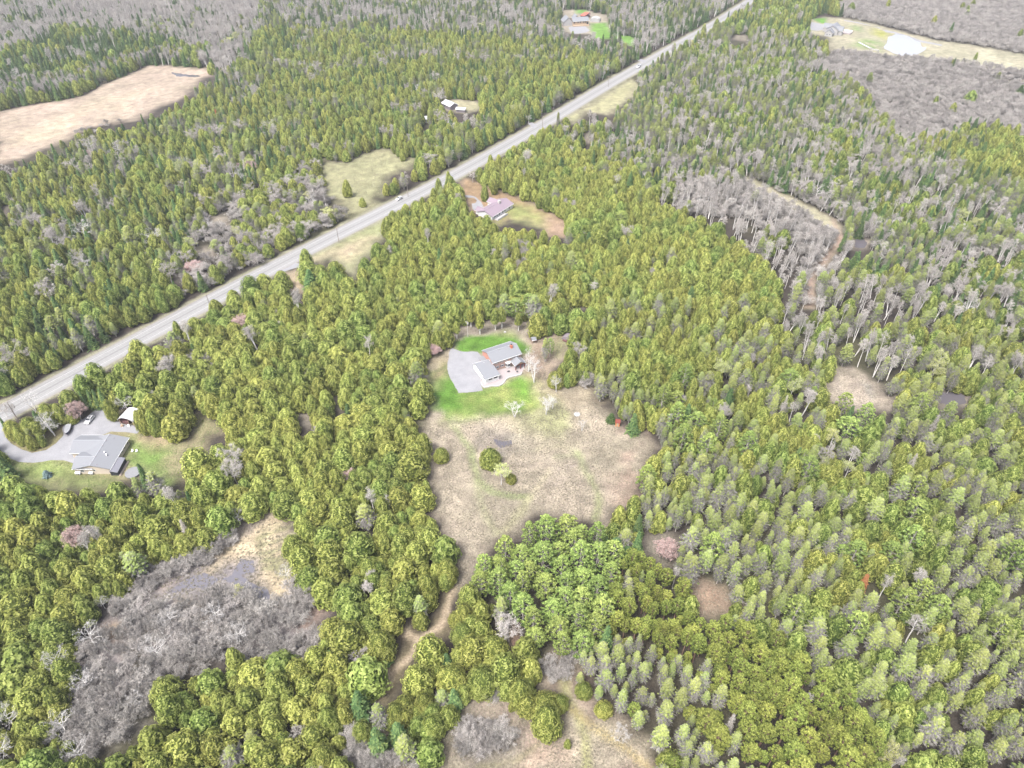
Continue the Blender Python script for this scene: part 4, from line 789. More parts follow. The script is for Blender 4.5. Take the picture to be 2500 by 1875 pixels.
def bare(seed, h=12., R=3., levels=4, tw=8, budm=0, spread=.5, straight=.6, thick=.16, twl=1.0, tww=.035, nb0=10, multi=1):
    r = np.random.default_rng(seed); T = TM(); C = TM(); cur = []
    base = []
    for s in range(multi):
        a = r.uniform(0, 6.28); ln = .0 if multi == 1 else r.uniform(.1, .3); top = np.array([math.cos(a) * h * ln * .6 + r.normal(0, .3), math.sin(a) * h * ln * .6 + r.normal(0, .3), h * r.uniform(.9, 1) * .9]); k = 6
        p = np.array([top * f + np.array([*r.normal(0, .05 * h * .1, 2), 0]) * (f > 0) for f in np.linspace(0, 1, k + 1)]); rr = np.linspace(thick, thick * .2, k + 1); T.quads(tubes(p[:-1], p[1:], rr[:-1], rr[1:], 5), .5); base.append((p, rr))
    segs = []
    for p, rr in base:
        for i in range(nb0):
            f = (1 - straight * .6) + straight * .6 * (i + r.random()) / nb0 if straight > .5 else .2 + .8 * (i + r.random()) / nb0; q = f * (len(p) - 1); j = min(int(q), len(p) - 2); o = p[j] + (p[j + 1] - p[j]) * (q - j)
            a = i * 2.4 + r.uniform(-.4, .4); L = R * (1.15 - .55 * f) * r.uniform(.7, 1.15); d = unit(np.array([math.cos(a) * spread, math.sin(a) * spread, .75])); segs.append((o, d, L, rr[j] * .55))
    for lev in range(levels - 1):
        nx = []; A = []; B = []; ra = []; rb = []
        for o, d, L, rd in segs:
            m = o + d * L * .5; d2 = unit(d + r.normal(0, .18, 3)); e = m + d2 * L * .5; A += [o, m]; B += [m, e]; ra += [rd, rd * .7]; rb += [rd * .7, rd * .35]
            for k in range(4 if lev == 0 else 3):
                f = r.uniform(.3, 1); s = o + (m - o) * min(1, f * 2) if f < .5 else m + (e - m) * (f - .5) * 2; nx.append((s, unit(d2 + r.normal(0, .45, 3) + np.array([0, 0, .12])), L * r.uniform(.35, .6), max(.012, rd * .4)))
        (T if lev == 0 else C).quads(tubes(A, B, np.array(ra), np.array(rb), 3), np.clip(r.normal(.7, .15, len(A) * 3), 0, 1)); segs = nx
    o = np.array([s[0] for s in segs]); d = np.array([s[1] for s in segs]); L = np.array([s[2] for s in segs])
    for k in range(tw):
        f = r.uniform(0, 1, len(o)); dd = unit(d + r.normal(0, .45, d.shape)); ln = twl * r.uniform(.5, 1.1, len(o)); pos = o + d * (L * f)[:, None] + dd * ln[:, None] / 2
        C.quads(leaves(pos, r.normal(0, 1, (len(o), 3)), dd, ln.mean(), tww, .3, r), np.clip(r.normal(.45, .22, len(o)), 0, 1))
        if budm:
            for b in range(budm): C.quads(leaves(pos + r.normal(0, .25, pos.shape), np.array([[0, 0, 1.]]) + r.normal(0, .5, pos.shape), dd, .24, .2, .6, r), np.clip(r.normal(.5, .25, len(o)), 0, 1), 1)
    return {'trunk': T, 'crown': C}
PC = bpy.data.collections.new('prototype_library')      # never linked to the scene
PROTO = {}
def reg(kind, parts, tmat, cmats, h):
    PROTO.setdefault(kind, []); i = len(PROTO[kind])
    tr_ = parts['trunk'].mesh(kind + '_trunk', [tmat]); cr = parts['crown'].mesh(kind + '_crown', cmats)
    J = TM(); t, c = parts['trunk'], parts['crown']
    for src, off in ((t, 0), (c, 1)):
        J.V += src.V; J.Q += [q + J.n for q in src.Q]; J.n += src.n; J.val += src.val; J.mi += [m + off for m in src.mi]
    jm = J.mesh(kind + '_whole', [tmat] + list(cmats)); o = bpy.data.objects.new(f'{kind}_{i:02d}', jm); PC.objects.link(o)
    PROTO[kind].append((tr_, cr, o, h))
for i in range(6): reg('cedar_tree', cedar(10 + i, 11 + (i % 3) * .8, 2.35 + .12 * (i % 3), 2 + i % 3, 4600, .32, pointy=(1.35, 1.7, 2.1)[i % 3]), M['bark'], [M['cedar']], 11)
for i in range(4): reg('cedar_tree', cedar(30 + i, 11.5, 2.2, 3 + i % 3, 3200, .36, pointy=1.6), M['bark'], [M['cedar_dull']], 11)
reg('cedar_tree', cedar(40, 11.5, 2.6, 5, 3200, .36, bare=.36, pointy=2.2), M['birch'], [M['cedar']], 11)
reg('cedar_tree', cedar(41, 8., 3.9, 9, 8500, .32, pointy=2.6), M['bark'], [M['cedar']], 8)
for i in range(4): reg('cedar_tree', cedar(200 + i, 11 + i % 2, 2.4, 2 + i % 3, 4200, .32, pointy=(1.4, 1.9)[i % 2]), M['bark'], [M['cedar_green']], 11)
for i in range(4): reg('spruce_tree', spruce(50 + i, 13, 1.9 + .2 * (i % 2), 17 + i, 1500), M['bark'], [M['spruce']], 13)
for i in range(6): reg('larch_tree', larch(60 + i, 13.5, 2.0 + .2 * (i % 3), low=.35 + .3 * (i % 3)), M['bark'], [M['larch'], M['larchtwig']], 13)
for i in range(4): reg('white_pine', pine(70 + i, 14, 3.1, 120, .22, 'w'), M['bark'], [M['wpine']], 14)
for i in range(4): reg('red_pine', pine(80 + i, 13, 1.9, 95, .48, 'r', 15), M['rbark'], [M['rpine']], 14)
for i in range(5): reg('birch_tree', bare(90 + i, 14.5, 2.3, 4, 2, 0, .45, .75, .17, .8, .05, 11, (1, 2, 1, 3, 2)[i]), M['birch'], [M['twig']], 12)
for i in range(3): reg('birch_tree', bare(160 + i, 12.5, 4.0, 4, 1, 0, .9, .9, .24, .7, .07, 9, 2 + i % 2), M['birch'], [M['whitetwig']], 12)
for i in range(4): reg('grey_tree', bare(100 + i, 11, 3.6, 4, 4, 0, .9, .9, .19, .9, .055, 11), M['bark'], [M['twig']], 11)
for i in range(3): reg('grey_tree', bare(170 + i, 10, 4.4, 4, 1, 0, 1.1, .9, .2, .8, .07, 12), M['birch'], [M['whitetwig']], 10)
for i in range(3): reg('aspen_tree', bare(110 + i, 11.5, 3.2, 4, 2, 2, .7, .9, .15, .8, .04, 10), M['birch'], [M['twig'], M['aspen']], 11)
for i in range(2): reg('maple_tree', bare(120 + i, 8, 3.4, 4, 3, 2, .9, .5, .14, .8, .04, 10, 3), M['bark'], [M['twig'], M['pink']], 8)
for i in range(2): reg('dead_spruce', spruce(130 + i, 12.5, 1.6, 20, 1500, True), M['bark'], [M['deadtwig']], 12)
reg('rusty_spruce', spruce(135, 10, 1.5, 15, 1300), M['bark'], [M['rust']], 10)
for i in range(4): reg('alder_bush', bare(140 + i, 3.2, 2.0, 3, 4, 0, 1.0, .3, .055, .8, .05, 5, 5), M['alder'], [M['alder']], 3)
reg('blue_spruce', spruce(150, 3.2, 1.5, 10, 900, False, .8, .3), M['bark'], [M['bluespruce']], 3)
# ------------------------------------------------------------------ where every tree stands
ZN = [  # name, polygon, spacing, height scale, {kind: weight}, phrase
 ('wp', PL('D', '1015,1200 1075,1165 1125,1105 1190,1115 1295,1130 1330,1210 1315,1300 1295,1360 1240,1425 1180,1430 1120,1380 1080,1320 1020,1270'), 4.2, 1.0, {'white_pine': 1}, 'in the blue-green clump below the meadow'),
 ('rp', PL('D', '1325,1215 1390,1185 1450,1230 1500,1330 1600,1350 1730,1440 1880,1550 1900,1700 1640,1700 1600,1560 1480,1430 1400,1400 1320,1350'), 3.1, 1.0, {'red_pine': .93, 'larch_tree': .05, 'birch_tree': .02}, 'in the olive plantation at lower right'),
 ('lp', PL('D', '1230,1375 1400,1390 1480,1430 1600,1560 1640,1700 1400,1700 1300,1560 1230,1470'), 3.7, .95, {'larch_tree': .76, 'dead_spruce': .05, 'red_pine': .14, 'birch_tree': .05}, 'among dead grey trees at lower right'),
 ('birch', PL('D', '1690,620 1790,600 1990,610 2030,700 1970,800 1760,795 1690,730'), 4.2, 1.05, {'birch_tree': .52, 'larch_tree': .25, 'cedar_tree': .23}, 'in the white birch patch at right'),
 ('track', PL('D', '1430,380 1600,395 1740,470 1840,540 1790,650 1700,630 1600,520 1430,440'), 4.8, 1.05, {'birch_tree': .74, 'grey_tree': .06, 'larch_tree': .10, 'cedar_tree': .10}, 'by the pale track at upper right'),
 ('rightc', PL('D', '1250,690 1500,640 1720,690 1760,800 1560,860 1360,830 1290,740'), 4.2, 1., {'cedar_tree': .62, 'larch_tree': .33, 'birch_tree': .05}, 'between the brick house and the birch patch'),
 ('right', PL('D', '1380,1090 1390,980 1300,900 1280,830 1360,760 1560,860 1760,800 1960,800 2030,700 2300,760 2300,1750 1890,1750 1870,1550 1720,1440 1590,1350 1500,1320 1440,1190'), 4.15, 1., {'larch_tree': .54, 'cedar_tree': .29, 'white_pine': .045, 'birch_tree': .05, 'grey_tree': .02, 'aspen_tree': .025, 'dead_spruce': .03, 'spruce_tree': .02}, 'in the mixed stand filling the lower right'),
 ('upright', PL('D', '1160,225 1370,150 1560,60 1760,90 1880,260 1990,330 2300,420 2300,780 2030,700 1990,610 1830,560 1740,470 1600,395 1440,380 1330,340 1240,310'), 4.3, .95, {'larch_tree': .44, 'spruce_tree': .13, 'birch_tree': .11, 'grey_tree': .06, 'cedar_tree': .25, 'aspen_tree': .01}, 'on the slope at upper right'),
 ('spr', PL('D', '1540,60 1700,-60 1800,-60 1780,100 1760,160 1640,120'), 4.4, 1.1, {'spruce_tree': .4, 'cedar_tree': .4, 'birch_tree': .2}, 'near the far end of the road'),
 ('centre', PL('D', '1000,340 1200,300 1330,340 1440,420 1600,520 1720,650 1700,700 1500,640 1250,700 960,740 760,620 820,480 930,400'), 4.8, .98, {'cedar_tree': .93, 'larch_tree': .035, 'birch_tree': .015, 'spruce_tree': .015, 'white_pine': .005}, 'between the purple roof and the brick house'),
 ('west', PL('D', '130,830 420,690 560,600 720,540 980,700 960,800 930,960 1010,1240 900,1400 700,1380 640,1200 600,1100 420,1090 400,960 280,900'), 5.7, 1.02, {'cedar_tree': .955, 'larch_tree': .015, 'birch_tree': .01, 'maple_tree': .006, 'grey_tree': .01, 'spruce_tree': .004}, 'between the bungalow and the brick house'),
 ('southw', PL('D', '700,1280 1010,1220 1100,1390 1240,1430 1240,1560 1000,1640 760,1500 560,1380 700,1320'), 6.0, 1.05, {'cedar_tree': .86, 'larch_tree': .09, 'spruce_tree': .04, 'grey_tree': .01}, 'beside the dirt path at bottom centre'),
 ('bl', PL('D', '-100,1030 300,1060 420,1090 640,1100 640,1200 560,1390 760,1500 760,1800 -100,1800'), 5.3, 1., {'cedar_tree': .82, 'larch_tree': .075, 'birch_tree': .035, 'grey_tree': .03, 'spruce_tree': .03, 'maple_tree': .01}, 'around the straw marsh at lower left'),
 ('toplgrey', PL('D', '-100,-80 560,-80 560,60 500,150 440,140 400,90 300,70 150,60 0,110 -100,120'), 4.8, 1.05, {'grey_tree': .42, 'birch_tree': .25, 'spruce_tree': .17, 'cedar_tree': .12, 'aspen_tree': .04}, 'in the grey wood at the top left'),
 ('topl', PL('D', '-100,-80 560,-80 540,120 440,140 330,130 260,130 130,200 -100,250'), 4.8, 1.1, {'grey_tree': .14, 'birch_tree': .08, 'spruce_tree': .42, 'cedar_tree': .34, 'aspen_tree': .02}, 'beyond the straw coloured marsh'),
 ('top', PL('D', '480,-80 1700,-80 1560,60 1370,140 1200,90 800,60 560,60'), 4.8, 1.05, {'larch_tree': .30, 'spruce_tree': .22, 'birch_tree': .16, 'grey_tree': .18, 'cedar_tree': .12, 'aspen_tree': .02}, 'along the top of the view'),
 ('leftroad', PL('D', '400,440 720,330 960,340 940,400 760,450 560,580 400,600'), 4.9, .8, {'cedar_tree': .50, 'grey_tree': .17, 'larch_tree': .14, 'aspen_tree': .05, 'birch_tree': .12, 'maple_tree': .05}, 'in the thin scrub left of the road'),
 ('left', None, 4.5, .98, {'cedar_tree': .56, 'spruce_tree': .12, 'larch_tree': .13, 'grey_tree': .10, 'birch_tree': .06, 'aspen_tree': .015, 'white_pine': .01, 'maple_tree': .005}, 'in the wide forest left of the road'),
]
NAMEW = {'cedar_tree': ('rounded yellow-green cedar', 'cedar tree'), 'spruce_tree': ('dark green spruce', 'spruce tree'), 'larch_tree': ('grey-green twiggy conifer', 'conifer tree'), 'white_pine': ('fluffy blue-green pine', 'pine tree'),
 'red_pine': ('olive tufted pine', 'red pine'), 'birch_tree': ('leafless pale trunked birch', 'birch tree'), 'grey_tree': ('leafless spreading grey tree', 'bare tree'), 'aspen_tree': ('pale yellow budding tree', 'aspen tree'), 'maple_tree': ('pinkish budding small tree', 'maple tree'),
 'dead_spruce': ('dead silver-grey spruce', 'dead tree'), 'rusty_spruce': ('rust brown dead conifer', 'dead conifer'), 'alder_bush': ('grey leafless bush', 'bush'), 'blue_spruce': ('small blue spruce', 'spruce tree')}
PLACED = []   # kind, variant, x, y, sxy, sz, rot, zone, label
def tp(zk, bx, by, kind, var, h, wid, label, rot=None):
    x, y = W(zk, bx, by); base = PROTO[kind][var % len(PROTO[kind])]
    PLACED.append((kind, var % len(PROTO[kind]), x, y, wid, h, random.uniform(0, 6.28) if rot is None else rot, None, label))
L_ = lambda *a: tp(*a)
# landmark trees (scale factors: width, height)
L_('5', 990, 1178, 'cedar_tree', 11, .95, 1.0, 'bushy round cedar standing beside the small meadow pond')
L_('5', 1048, 1290, 'aspen_tree', 0, .82, 1.05, 'pale budding tree beside the round meadow cedar')
L_('5', 1100, 1275, 'cedar_tree', 11, .5, .5, 'low cedar bush right of the pale budding meadow tree')
L_('5', 725, 1160, 'cedar_tree', 11, .80, .72, 'round cedar standing free at the left meadow edge')
L_('5', 600, 1170, 'cedar_tree', 11, 1.25, 1.15, 'big broad cedar at the left meadow edge behind the free round cedar')
L_('5', 1120, 925, 'birch_tree', 5, .62, .95, 'white multi-stemmed birch on the green lawn')
L_('5', 1290, 912, 'birch_tree', 6, .72, .8, 'taller two-stemmed white birch right of the lawn'); L_('5', 1325, 880, 'birch_tree', 7, .55, .6, 'thin birch just behind the two-stemmed white birch')
L_('5', 1483, 1000, 'birch_tree', 5, .45, .45, 'small slim white tree near the fire pit'); L_('5', 1345, 790, 'birch_tree', 7, .62, .7, 'white tree in front of the round cedar group')
L_('5', 1225, 738, 'birch_tree', 6, .85, .95, 'tall white birch just right of the patio'); L_('5', 1195, 680, 'birch_tree', 5, .8, .9, 'white birch beside the porch corner')
L_('5', 1290, 625, 'birch_tree', 4, .6, .7, 'white stems below the leaning green pine'); L_('5', 1282, 628, 'larch_tree', 1, .95, .9, 'grey-green tree with pale stems right of the brick house'); L_('5', 1310, 600, 'white_pine', 1, .72, .62, 'light green pine right of the brick house')
for bx, by, v, s in ((810, 500, 10, .8), (935, 478, 10, .95), (1015, 455, 10, 1.0), (1050, 445, 10, 1.05), (1140, 458, 10, .85), (885, 440, 10, .9)): L_('5', bx, by, 'cedar_tree', v, s, s * .8, 'cedar on clustered pale bare stems along the yard behind the brick house')
L_('5', 1340, 755, 'cedar_tree', 11, .95, .85, 'left big round cedar right of the patio birches'); L_('5', 1425, 752, 'cedar_tree', 1, .78, .95, 'middle round cedar right of the patio birches'); L_('5', 1490, 700, 'cedar_tree', 2, 1.0, 1.15, 'tall cedar behind the round cedars right of the patio'); L_('5', 1415, 660, 'cedar_tree', 5, .85, 1.05, 'cedar behind the left round cedar near the patio')
L_('5', 1755, 1012, 'spruce_tree', 0, .80, 1.35, 'dark green spruce right of the orange hut'); L_('5', 1715, 905, 'cedar_tree', 2, .95, .9, 'smooth columnar cedar behind the orange hut'); L_('5', 1640, 950, 'spruce_tree', 1, .35, 1.0, 'dark bushy evergreen left of the orange hut'); L_('5', 1580, 840, 'larch_tree', 2, .95, 1.5, 'broad grey-green conifer at the upper right meadow corner')
L_('5', 645, 1330, 'cedar_tree', 3, .55, .7, 'bright small cedar low on the left meadow edge')
L_('8', 1290, 1455, 'cedar_tree', 11, 1.55, .98, 'large golden cedar at the bottom clearing edge'); L_('8', 1150, 1300, 'cedar_tree', 11, 1.45, .75, 'tall cedar left of the large golden cedar'); L_('8', 1105, 1345, 'cedar_tree', 3, .38, .45, 'small bright cedar at the bottom clearing'); L_('8', 1405, 1545, 'cedar_tree', 4, .36, .4, 'tiny yellow-green cedar alone in the bottom clearing')
L_('8', 405, 1045, 'cedar_tree', 11, 1.4, 1.02, 'very large round cedar left of the dirt path fork'); L_('8', 430, 1085, 'spruce_tree', 2, .32, .9, 'small blue-green spruce below the very large round cedar'); L_('8', 1680, 1512, 'grey_tree', 1, .6, .75, 'bare grey tree in the bottom clearing'); L_('8', 880, 1480, 'grey_tree', 2, .45, .6, 'bare grey bushy tree on the dark thicket at bottom')
L_('8', 350, 640, 'cedar_tree', 11, 1.35, .8, 'bright yellow cedar crown in the lower left stand'); L_('8', 655, 730, 'cedar_tree', 11, 1.3, .8, 'big cedar right beside the dirt path top'); L_('8', 620, 850, 'larch_tree', 3, .85, 1.25, 'grey conifer beside the dirt path'); L_('8', 760, 650, 'cedar_tree', 11, 1.35, .8, 'big cedar at the meadow bottom left corner')
L_('8', 850, 880, 'cedar_tree', 11, 1.25, .7, 'cedar right of the dirt path top'); L_('8', 1050, 880, 'larch_tree', 4, 1., 1.3, 'grey conifer left of the blue-green pine clump')
for bx, by, s in ((110, 1650, 1.0), (130, 1440, .95), (310, 1500, .85), (490, 1410, .9), (640, 1350, .85), (680, 1480, .9)): L_('8', bx, by, 'cedar_tree', 11, s * 1.35, s * .8, 'broad golden cedar near the bottom left of the dirt path')
L_('8', 540, 1610, 'larch_tree', 0, .9, 1.6, 'broad grey-green conifer at bottom left centre'); L_('8', 800, 1330, 'spruce_tree', 3, .75, 1.2, 'pale green spruce near the bottom thicket'); L_('8', 1490, 1260, 'cedar_tree', 11, .65, .6, 'dark green round bush right of the bottom path'); L_('8', 1600, 1360, 'cedar_tree', 11, .6, .6, 'rounded evergreen at the right edge of the bottom clearing'); L_('8', 1950, 1650, 'cedar_tree', 11, .85, .75, 'bright green round evergreen at the bottom edge')
L_('8', 1660, 500, 'spruce_tree', 0, .6, 1.8, 'dark green broad conifer at the meadow lower right corner'); L_('8', 1720, 540, 'spruce_tree', 1, .55, 1.7, 'second dark green conifer at the meadow lower right corner'); L_('8', 1930, 520, 'maple_tree', 0, .8, 1.05, 'round pinkish bush in the gap right of the pines')
L_('1', 1880, 1062, 'cedar_tree', 4, .92, 1.25, 'cone shaped cedar alone in the roadside meadow'); L_('1', 1960, 1115, 'cedar_tree', 11, .7, .55, 'round cedar right of the cone shaped meadow cedar'); L_('2', 520, 868, 'cedar_tree', 5, .66, .85, 'small cedar at the back of the roadside meadow'); L_('2', 180, 865, 'cedar_tree', 5, .35, .5, 'tiny cedar at the back left of the roadside meadow')
for i, (bx, by) in enumerate(((430, 1055), (480, 1030), (530, 1005), (580, 980), (630, 950), (690, 925))): L_('2', bx, by, 'cedar_tree' if i != 2 else 'grey_tree', i, .72, 1.0, 'evergreen in the row between the road and the small meadow')
for bx, by, s in ((470, 1225, 1.0), (530, 1215, 1.0), (590, 1170, 1.0)): L_('2', bx, by, 'cedar_tree', 11, s * 1.25, s * .85, 'dense cedar in the clump right of the road bend')
L_('2', 960, 1085, 'cedar_tree', 0, 1., 1.1, 'cedar in front of the purple roofed house drive'); L_('2', 1010, 1050, 'cedar_tree', 1, .9, .9, 'cedar right behind the purple house drive'); L_('2', 765, 1010, 'cedar_tree', 6, .9, .9, 'slim cedar at the roadside by the drive'); L_('2', 895, 985, 'grey_tree', 1, .6, .8, 'bare white tree on the brown ground by the purple house'); L_('2', 1070, 1440, 'larch_tree', 1, 1.35, 1.25, 'tall pale grey conifer below the purple roof'); L_('2', 720, 1450, 'spruce_tree', 0, .95, 1.2, 'tall dark spruce in the central cedars')
L_('2', 1490, 712, 'cedar_tree', 11, 1.15, .9, 'big round cedar at upper centre right of the road'); L_('2', 1715, 1310, 'grey_tree', 0, .85, 1.25, 'wide bare grey tree inside the central cedars')
for i, (bx, by) in enumerate(((1110, 640), (1140, 640), (1820, 440), (1860, 400))): L_('2', bx, by, 'aspen_tree' if i < 2 else 'spruce_tree', i, .9, 1.0 if i < 2 else 1.6, ['left pale budding aspen by the road', 'right pale budding aspen by the road', 'dark wide spruce right of the far road', 'second dark wide spruce right of the far road'][i])
L_('2', 1655, 270, 'spruce_tree', 1, 1.1, 1.2, 'dark pine beside the far green lawn'); L_('2', 1720, 170, 'spruce_tree', 1, 1.2, 1., 'narrow dark spruce on the brown ground past the far lawn'); L_('2', 1930, 110, 'white_pine', 2, 1.1, 1.1, 'dark pine crown near the far road')
L_('3', 1822, 372, 'spruce_tree', 2, .75, 1.0, 'lone small evergreen on the open ground right of the pond'); L_('3', 1945, 325, 'cedar_tree', 2, .55, .6, 'lone round evergreen at the right of the pond grass'); L_('3', 2180, 520, 'spruce_tree', 3, .7, 2., 'dark evergreens at the far right edge'); L_('3', 1815, 365, 'cedar_tree', 1, .6, .5, 'yellow-green cedar beside the lone small evergreen')
L_('C', 650, 1070, 'blue_spruce', 0, 1., 1., 'small blue spruce on the bungalow lawn')
# trees of the drive island and the yard edges
for bx, by, kd, v, s, wd, lb in ((130, 990, 'spruce_tree', 0, .7, .6, 'dark narrow evergreen at the drive entrance'), (240, 1040, 'cedar_tree', 11, 1.1, .8, 'left broad cedar on the drive island'), (330, 1130, 'cedar_tree', 2, .6, .8, 'low cedar at the lower tip of the drive island'), (400, 1190, 'cedar_tree', 10, .7, .7, 'cedar on white stems at the tip of the drive island'), (470, 1010, 'cedar_tree', 11, 1.15, .85, 'right broad cedar on the drive island'), (600, 1070, 'cedar_tree', 10, .85, .9, 'cedar with white stems in the middle of the drive island'),
                             (745, 1018, 'birch_tree', 6, .85, 1., 'leaning white birch on the drive island'), (700, 830, 'cedar_tree', 11, 1.2, .8, 'tall cedar behind the drive island'), (870, 840, 'cedar_tree', 1, .85, .95, 'cedar right behind the boat'), (500, 720, 'birch_tree', 5, .8, .8, 'white birch in front of the road near the drive'), (1100, 800, 'maple_tree', 1, .95, 1.05, 'pink budding tree beside the parked white car'), (1000, 830, 'cedar_tree', 11, .65, .6, 'low bushy cedar between boat and car'),
                             (220, 785, 'grey_tree', 0, .7, .6, 'thin bare tree at the roadside near the drive'), (110, 770, 'grey_tree', 1, .65, .6, 'second thin bare tree at the roadside near the drive'),
                             (1550, 800, 'cedar_tree', 5, .85, .95, 'cedar left of the curved white shed'), (1290, 640, 'spruce_tree', 1, .75, .8, 'left narrow spruce of the row behind the drive'), (1370, 650, 'spruce_tree', 2, .8, .8, 'middle narrow spruce of the row behind the drive'), (1460, 660, 'spruce_tree', 3, .85, .8, 'right narrow spruce of the row behind the drive'),
                             (1950, 960, 'cedar_tree', 0, 1.0, 1.0, 'cedar beside the end of the drive'), (2040, 980, 'cedar_tree', 5, 1.1, 1.0, 'second cedar beside the end of the drive'), (2150, 1000, 'cedar_tree', 2, 1.05, 1.05, 'third cedar beside the end of the drive')):
    tp('K', bx, by, kd, v, s, wd, lb)
# marsh skeleton trees
for i, (bx, by, s) in enumerate(((1195, 890, .95), (1310, 995, .95), (870, 1075, 1.0), (520, 1010, 1.0), (355, 1140, 1.05), (500, 1245, .9), (940, 890, .8), (1560, 650, .75), (90, 1440, .95), (370, 1470, .95), (60, 1610, 1.), (460, 1620, .9), (650, 705, .5), (570, 800, .55), (760, 1320, .7), (870, 900, .6))): tp('7', bx, by, 'grey_tree', 4 + i % 3, s * .9, s * .95, 'pale leafless tree standing in the marsh thicket at lower left')
tp('7', 570, 480, 'birch_tree', 3, .95, 1.1, 'white birch above the marsh at lower left'); tp('7', 490, 520, 'birch_tree', 4, .9, 1.1, 'second white birch above the marsh at lower left'); tp('7', 440, 480, 'maple_tree', 0, 1.15, 1., 'tan budding tree beside the white birches at lower left')
tp('7', 985, 270, 'birch_tree', 1, 1.0, 1.1, 'white birch in the cedars below the bungalow'); tp('7', 1290, 140, 'grey_tree', 3, 1.1, 1.3, 'big round grey leafless tree right of the bungalow lawn'); tp('7', 345, 430, 'cedar_tree', 8, .8, .9, 'cedar behind the white birches at lower left')
tp('7', 1020, 420, 'dead_spruce', 0, .8, 1., 'silver dead tree above the marsh'); tp('7', 1300, 740, 'aspen_tree', 1, .45, .6, 'yellowish budding bush in the marsh')
tp('1', 1180, 660, 'rusty_spruce', 0, 1.0, 1.0, 'rust red dead spruce in the upper left forest'); tp('9', 1325, 700, 'rusty_spruce', 0, .85, 1.0, 'rust red conifer in the lower right stand'); tp('1', 990, 980, 'aspen_tree', 0, 1.2, 1.3, 'tall pale yellow tree in the left forest'); tp('1', 1290, 1310, 'aspen_tree', 1, .8, .8, 'pale budding tree among the roadside cedars'); tp('1', 290, 1660, 'grey_tree', 1, 1.3, 1.3, 'white leafless tree at the left edge forest')
tp('4', 130, 680, 'grey_tree', 2, 1.3, 1.9, 'very wide grey leafless tree left of the road'); tp('4', 1290, 1240, 'grey_tree', 3, 1.15, 1.35, 'round grey leafless tree beside the bungalow yard')
for i, (bx, by) in enumerate(((2130, 640), (2000, 1010), (1500, 860), (500, 560), (940, 900), (1250, 990), (2080, 600))): tp('9', bx, by, 'white_pine', i, 1.1, 1.15, 'tall blue-green pine rising from the lower right stand')
for i, (bx, by) in enumerate(((320, 1010), (360, 800), (540, 1080), (690, 1170), (480, 1180), (1200, 960), (1600, 960), (350, 1130), (1290, 230))): tp('6', bx, by, 'white_pine', i, 1.1, 1.15, 'tall blue-green pine between the meadow and the small right clearing')
tp('6', 1690, 1040, 'dead_spruce', 0, 1.0, 1.2, 'silver dead spruce right of the small clearing'); tp('6', 1570, 1250, 'dead_spruce', 1, 1.0, 1.1, 'silver dead spruce below the small clearing'); tp('6', 560, 740, 'aspen_tree', 2, 1., 1.3, 'bright yellow-green budding tree right of the meadow'); tp('9', 1420, 1650, 'aspen_tree', 1, .9, 1., 'bright yellow budding tree at the bottom right')
for i, (bx, by) in enumerate(((1690, 740), (1900, 700), (1960, 740), (2130, 720), (1720, 700))): tp('6', bx, by, 'aspen_tree' if i in (0, 4) else 'birch_tree', i, 1., 1.3, 'white birch near the dark pool at right')
NLAND = len(PLACED)
OCC = [(p[2], p[3], 2.2 * p[4]) for p in PLACED]
SOLID = []   # building footprints kept free
for o in list(COL.objects):
    if o.parent is None and o.type == 'EMPTY' and o.get('category') in ('house', 'shed', 'barn', 'car', 'boat', 'pool', 'tent', 'hut', 'shelter', 'deck', 'patio'): SOLID.append(o)
bpy.context.view_layer.update()
BX = []
for o in SOLID:
    pts = [tuple((c.matrix_world @ Vector(b))[:2]) for c in o.children if c.type == 'MESH' for b in c.bound_box]
    if pts: a_ = np.array(pts); BX.append((a_[:, 0].min() - 1.5, a_[:, 1].min() - 1.5, a_[:, 0].max() + 1.5, a_[:, 1].max() + 1.5))
cs = 2.6
gx, gy = np.meshgrid(np.arange(-620, 620, cs), np.arange(30, 1150, cs)); cx = gx.ravel() + RNG.uniform(-1.2, 1.2, gx.size); cy = gy.ravel() + RNG.uniform(-1.2, 1.2, gx.size)
dpt = cy * CP + CAMH * SP; ok = np.abs(cx) < dpt * .72 * 1.16 + 8; cx, cy = cx[ok], cy[ok]
nn = len(cx); hz = np.full(nn, 11.) 
mx, my = proj(cx, cy, 6.)
zi = np.full(nn, len(ZN) - 1)
for k in range(len(ZN) - 2, -1, -1): zi[inside(mx, my, ZN[k][1])] = k
keep = np.ones(nn, bool)
for h_ in (0., 4.5, 8.5, 11.5):
    qx, qy = proj(cx, cy, h_)
    for cl in CLEAR: keep &= ~inside(qx, qy, cl)
for dx_ in (-2.0, 2.0):
    for h_ in (0., 6.): qx, qy = proj(cx + dx_, cy, h_); keep &= ~inside(qx, qy, MEADOW); keep &= ~inside(qx, qy, LEFTYARD); keep &= ~inside(qx, qy, PATHC); keep &= ~inside(qx, qy, GAPS[3])
keep &= ldist(cx, cy, ROAD) > 10.0
bpx, bpy_ = proj(cx, cy, 0.)
TH2 = PL('3', '1180,60 1330,-60 2500,-60 2500,340 1900,250 1700,215 1550,180 1250,110'); TH = inside(bpx, bpy_, THICKET) | inside(bpx, bpy_, TH2); keep &= ~(TH & (RNG.random(nn) > .004))
for h_, dm in ((5., 5.5), (9.5, 4.5)):    # keep the carriageway in view, with a few crowns overlapping it
    qx, qy = proj(cx, cy, h_); v_ = (qy - 937.5) / FOC; t_ = CAMH / (SP + v_ * CP); wx, wy = (qx - 1250) / FOC * t_, t_ * (CP - v_ * SP)
    keep &= (ldist(wx, wy, ROAD) > dm) | (RNG.random(nn) < .06)
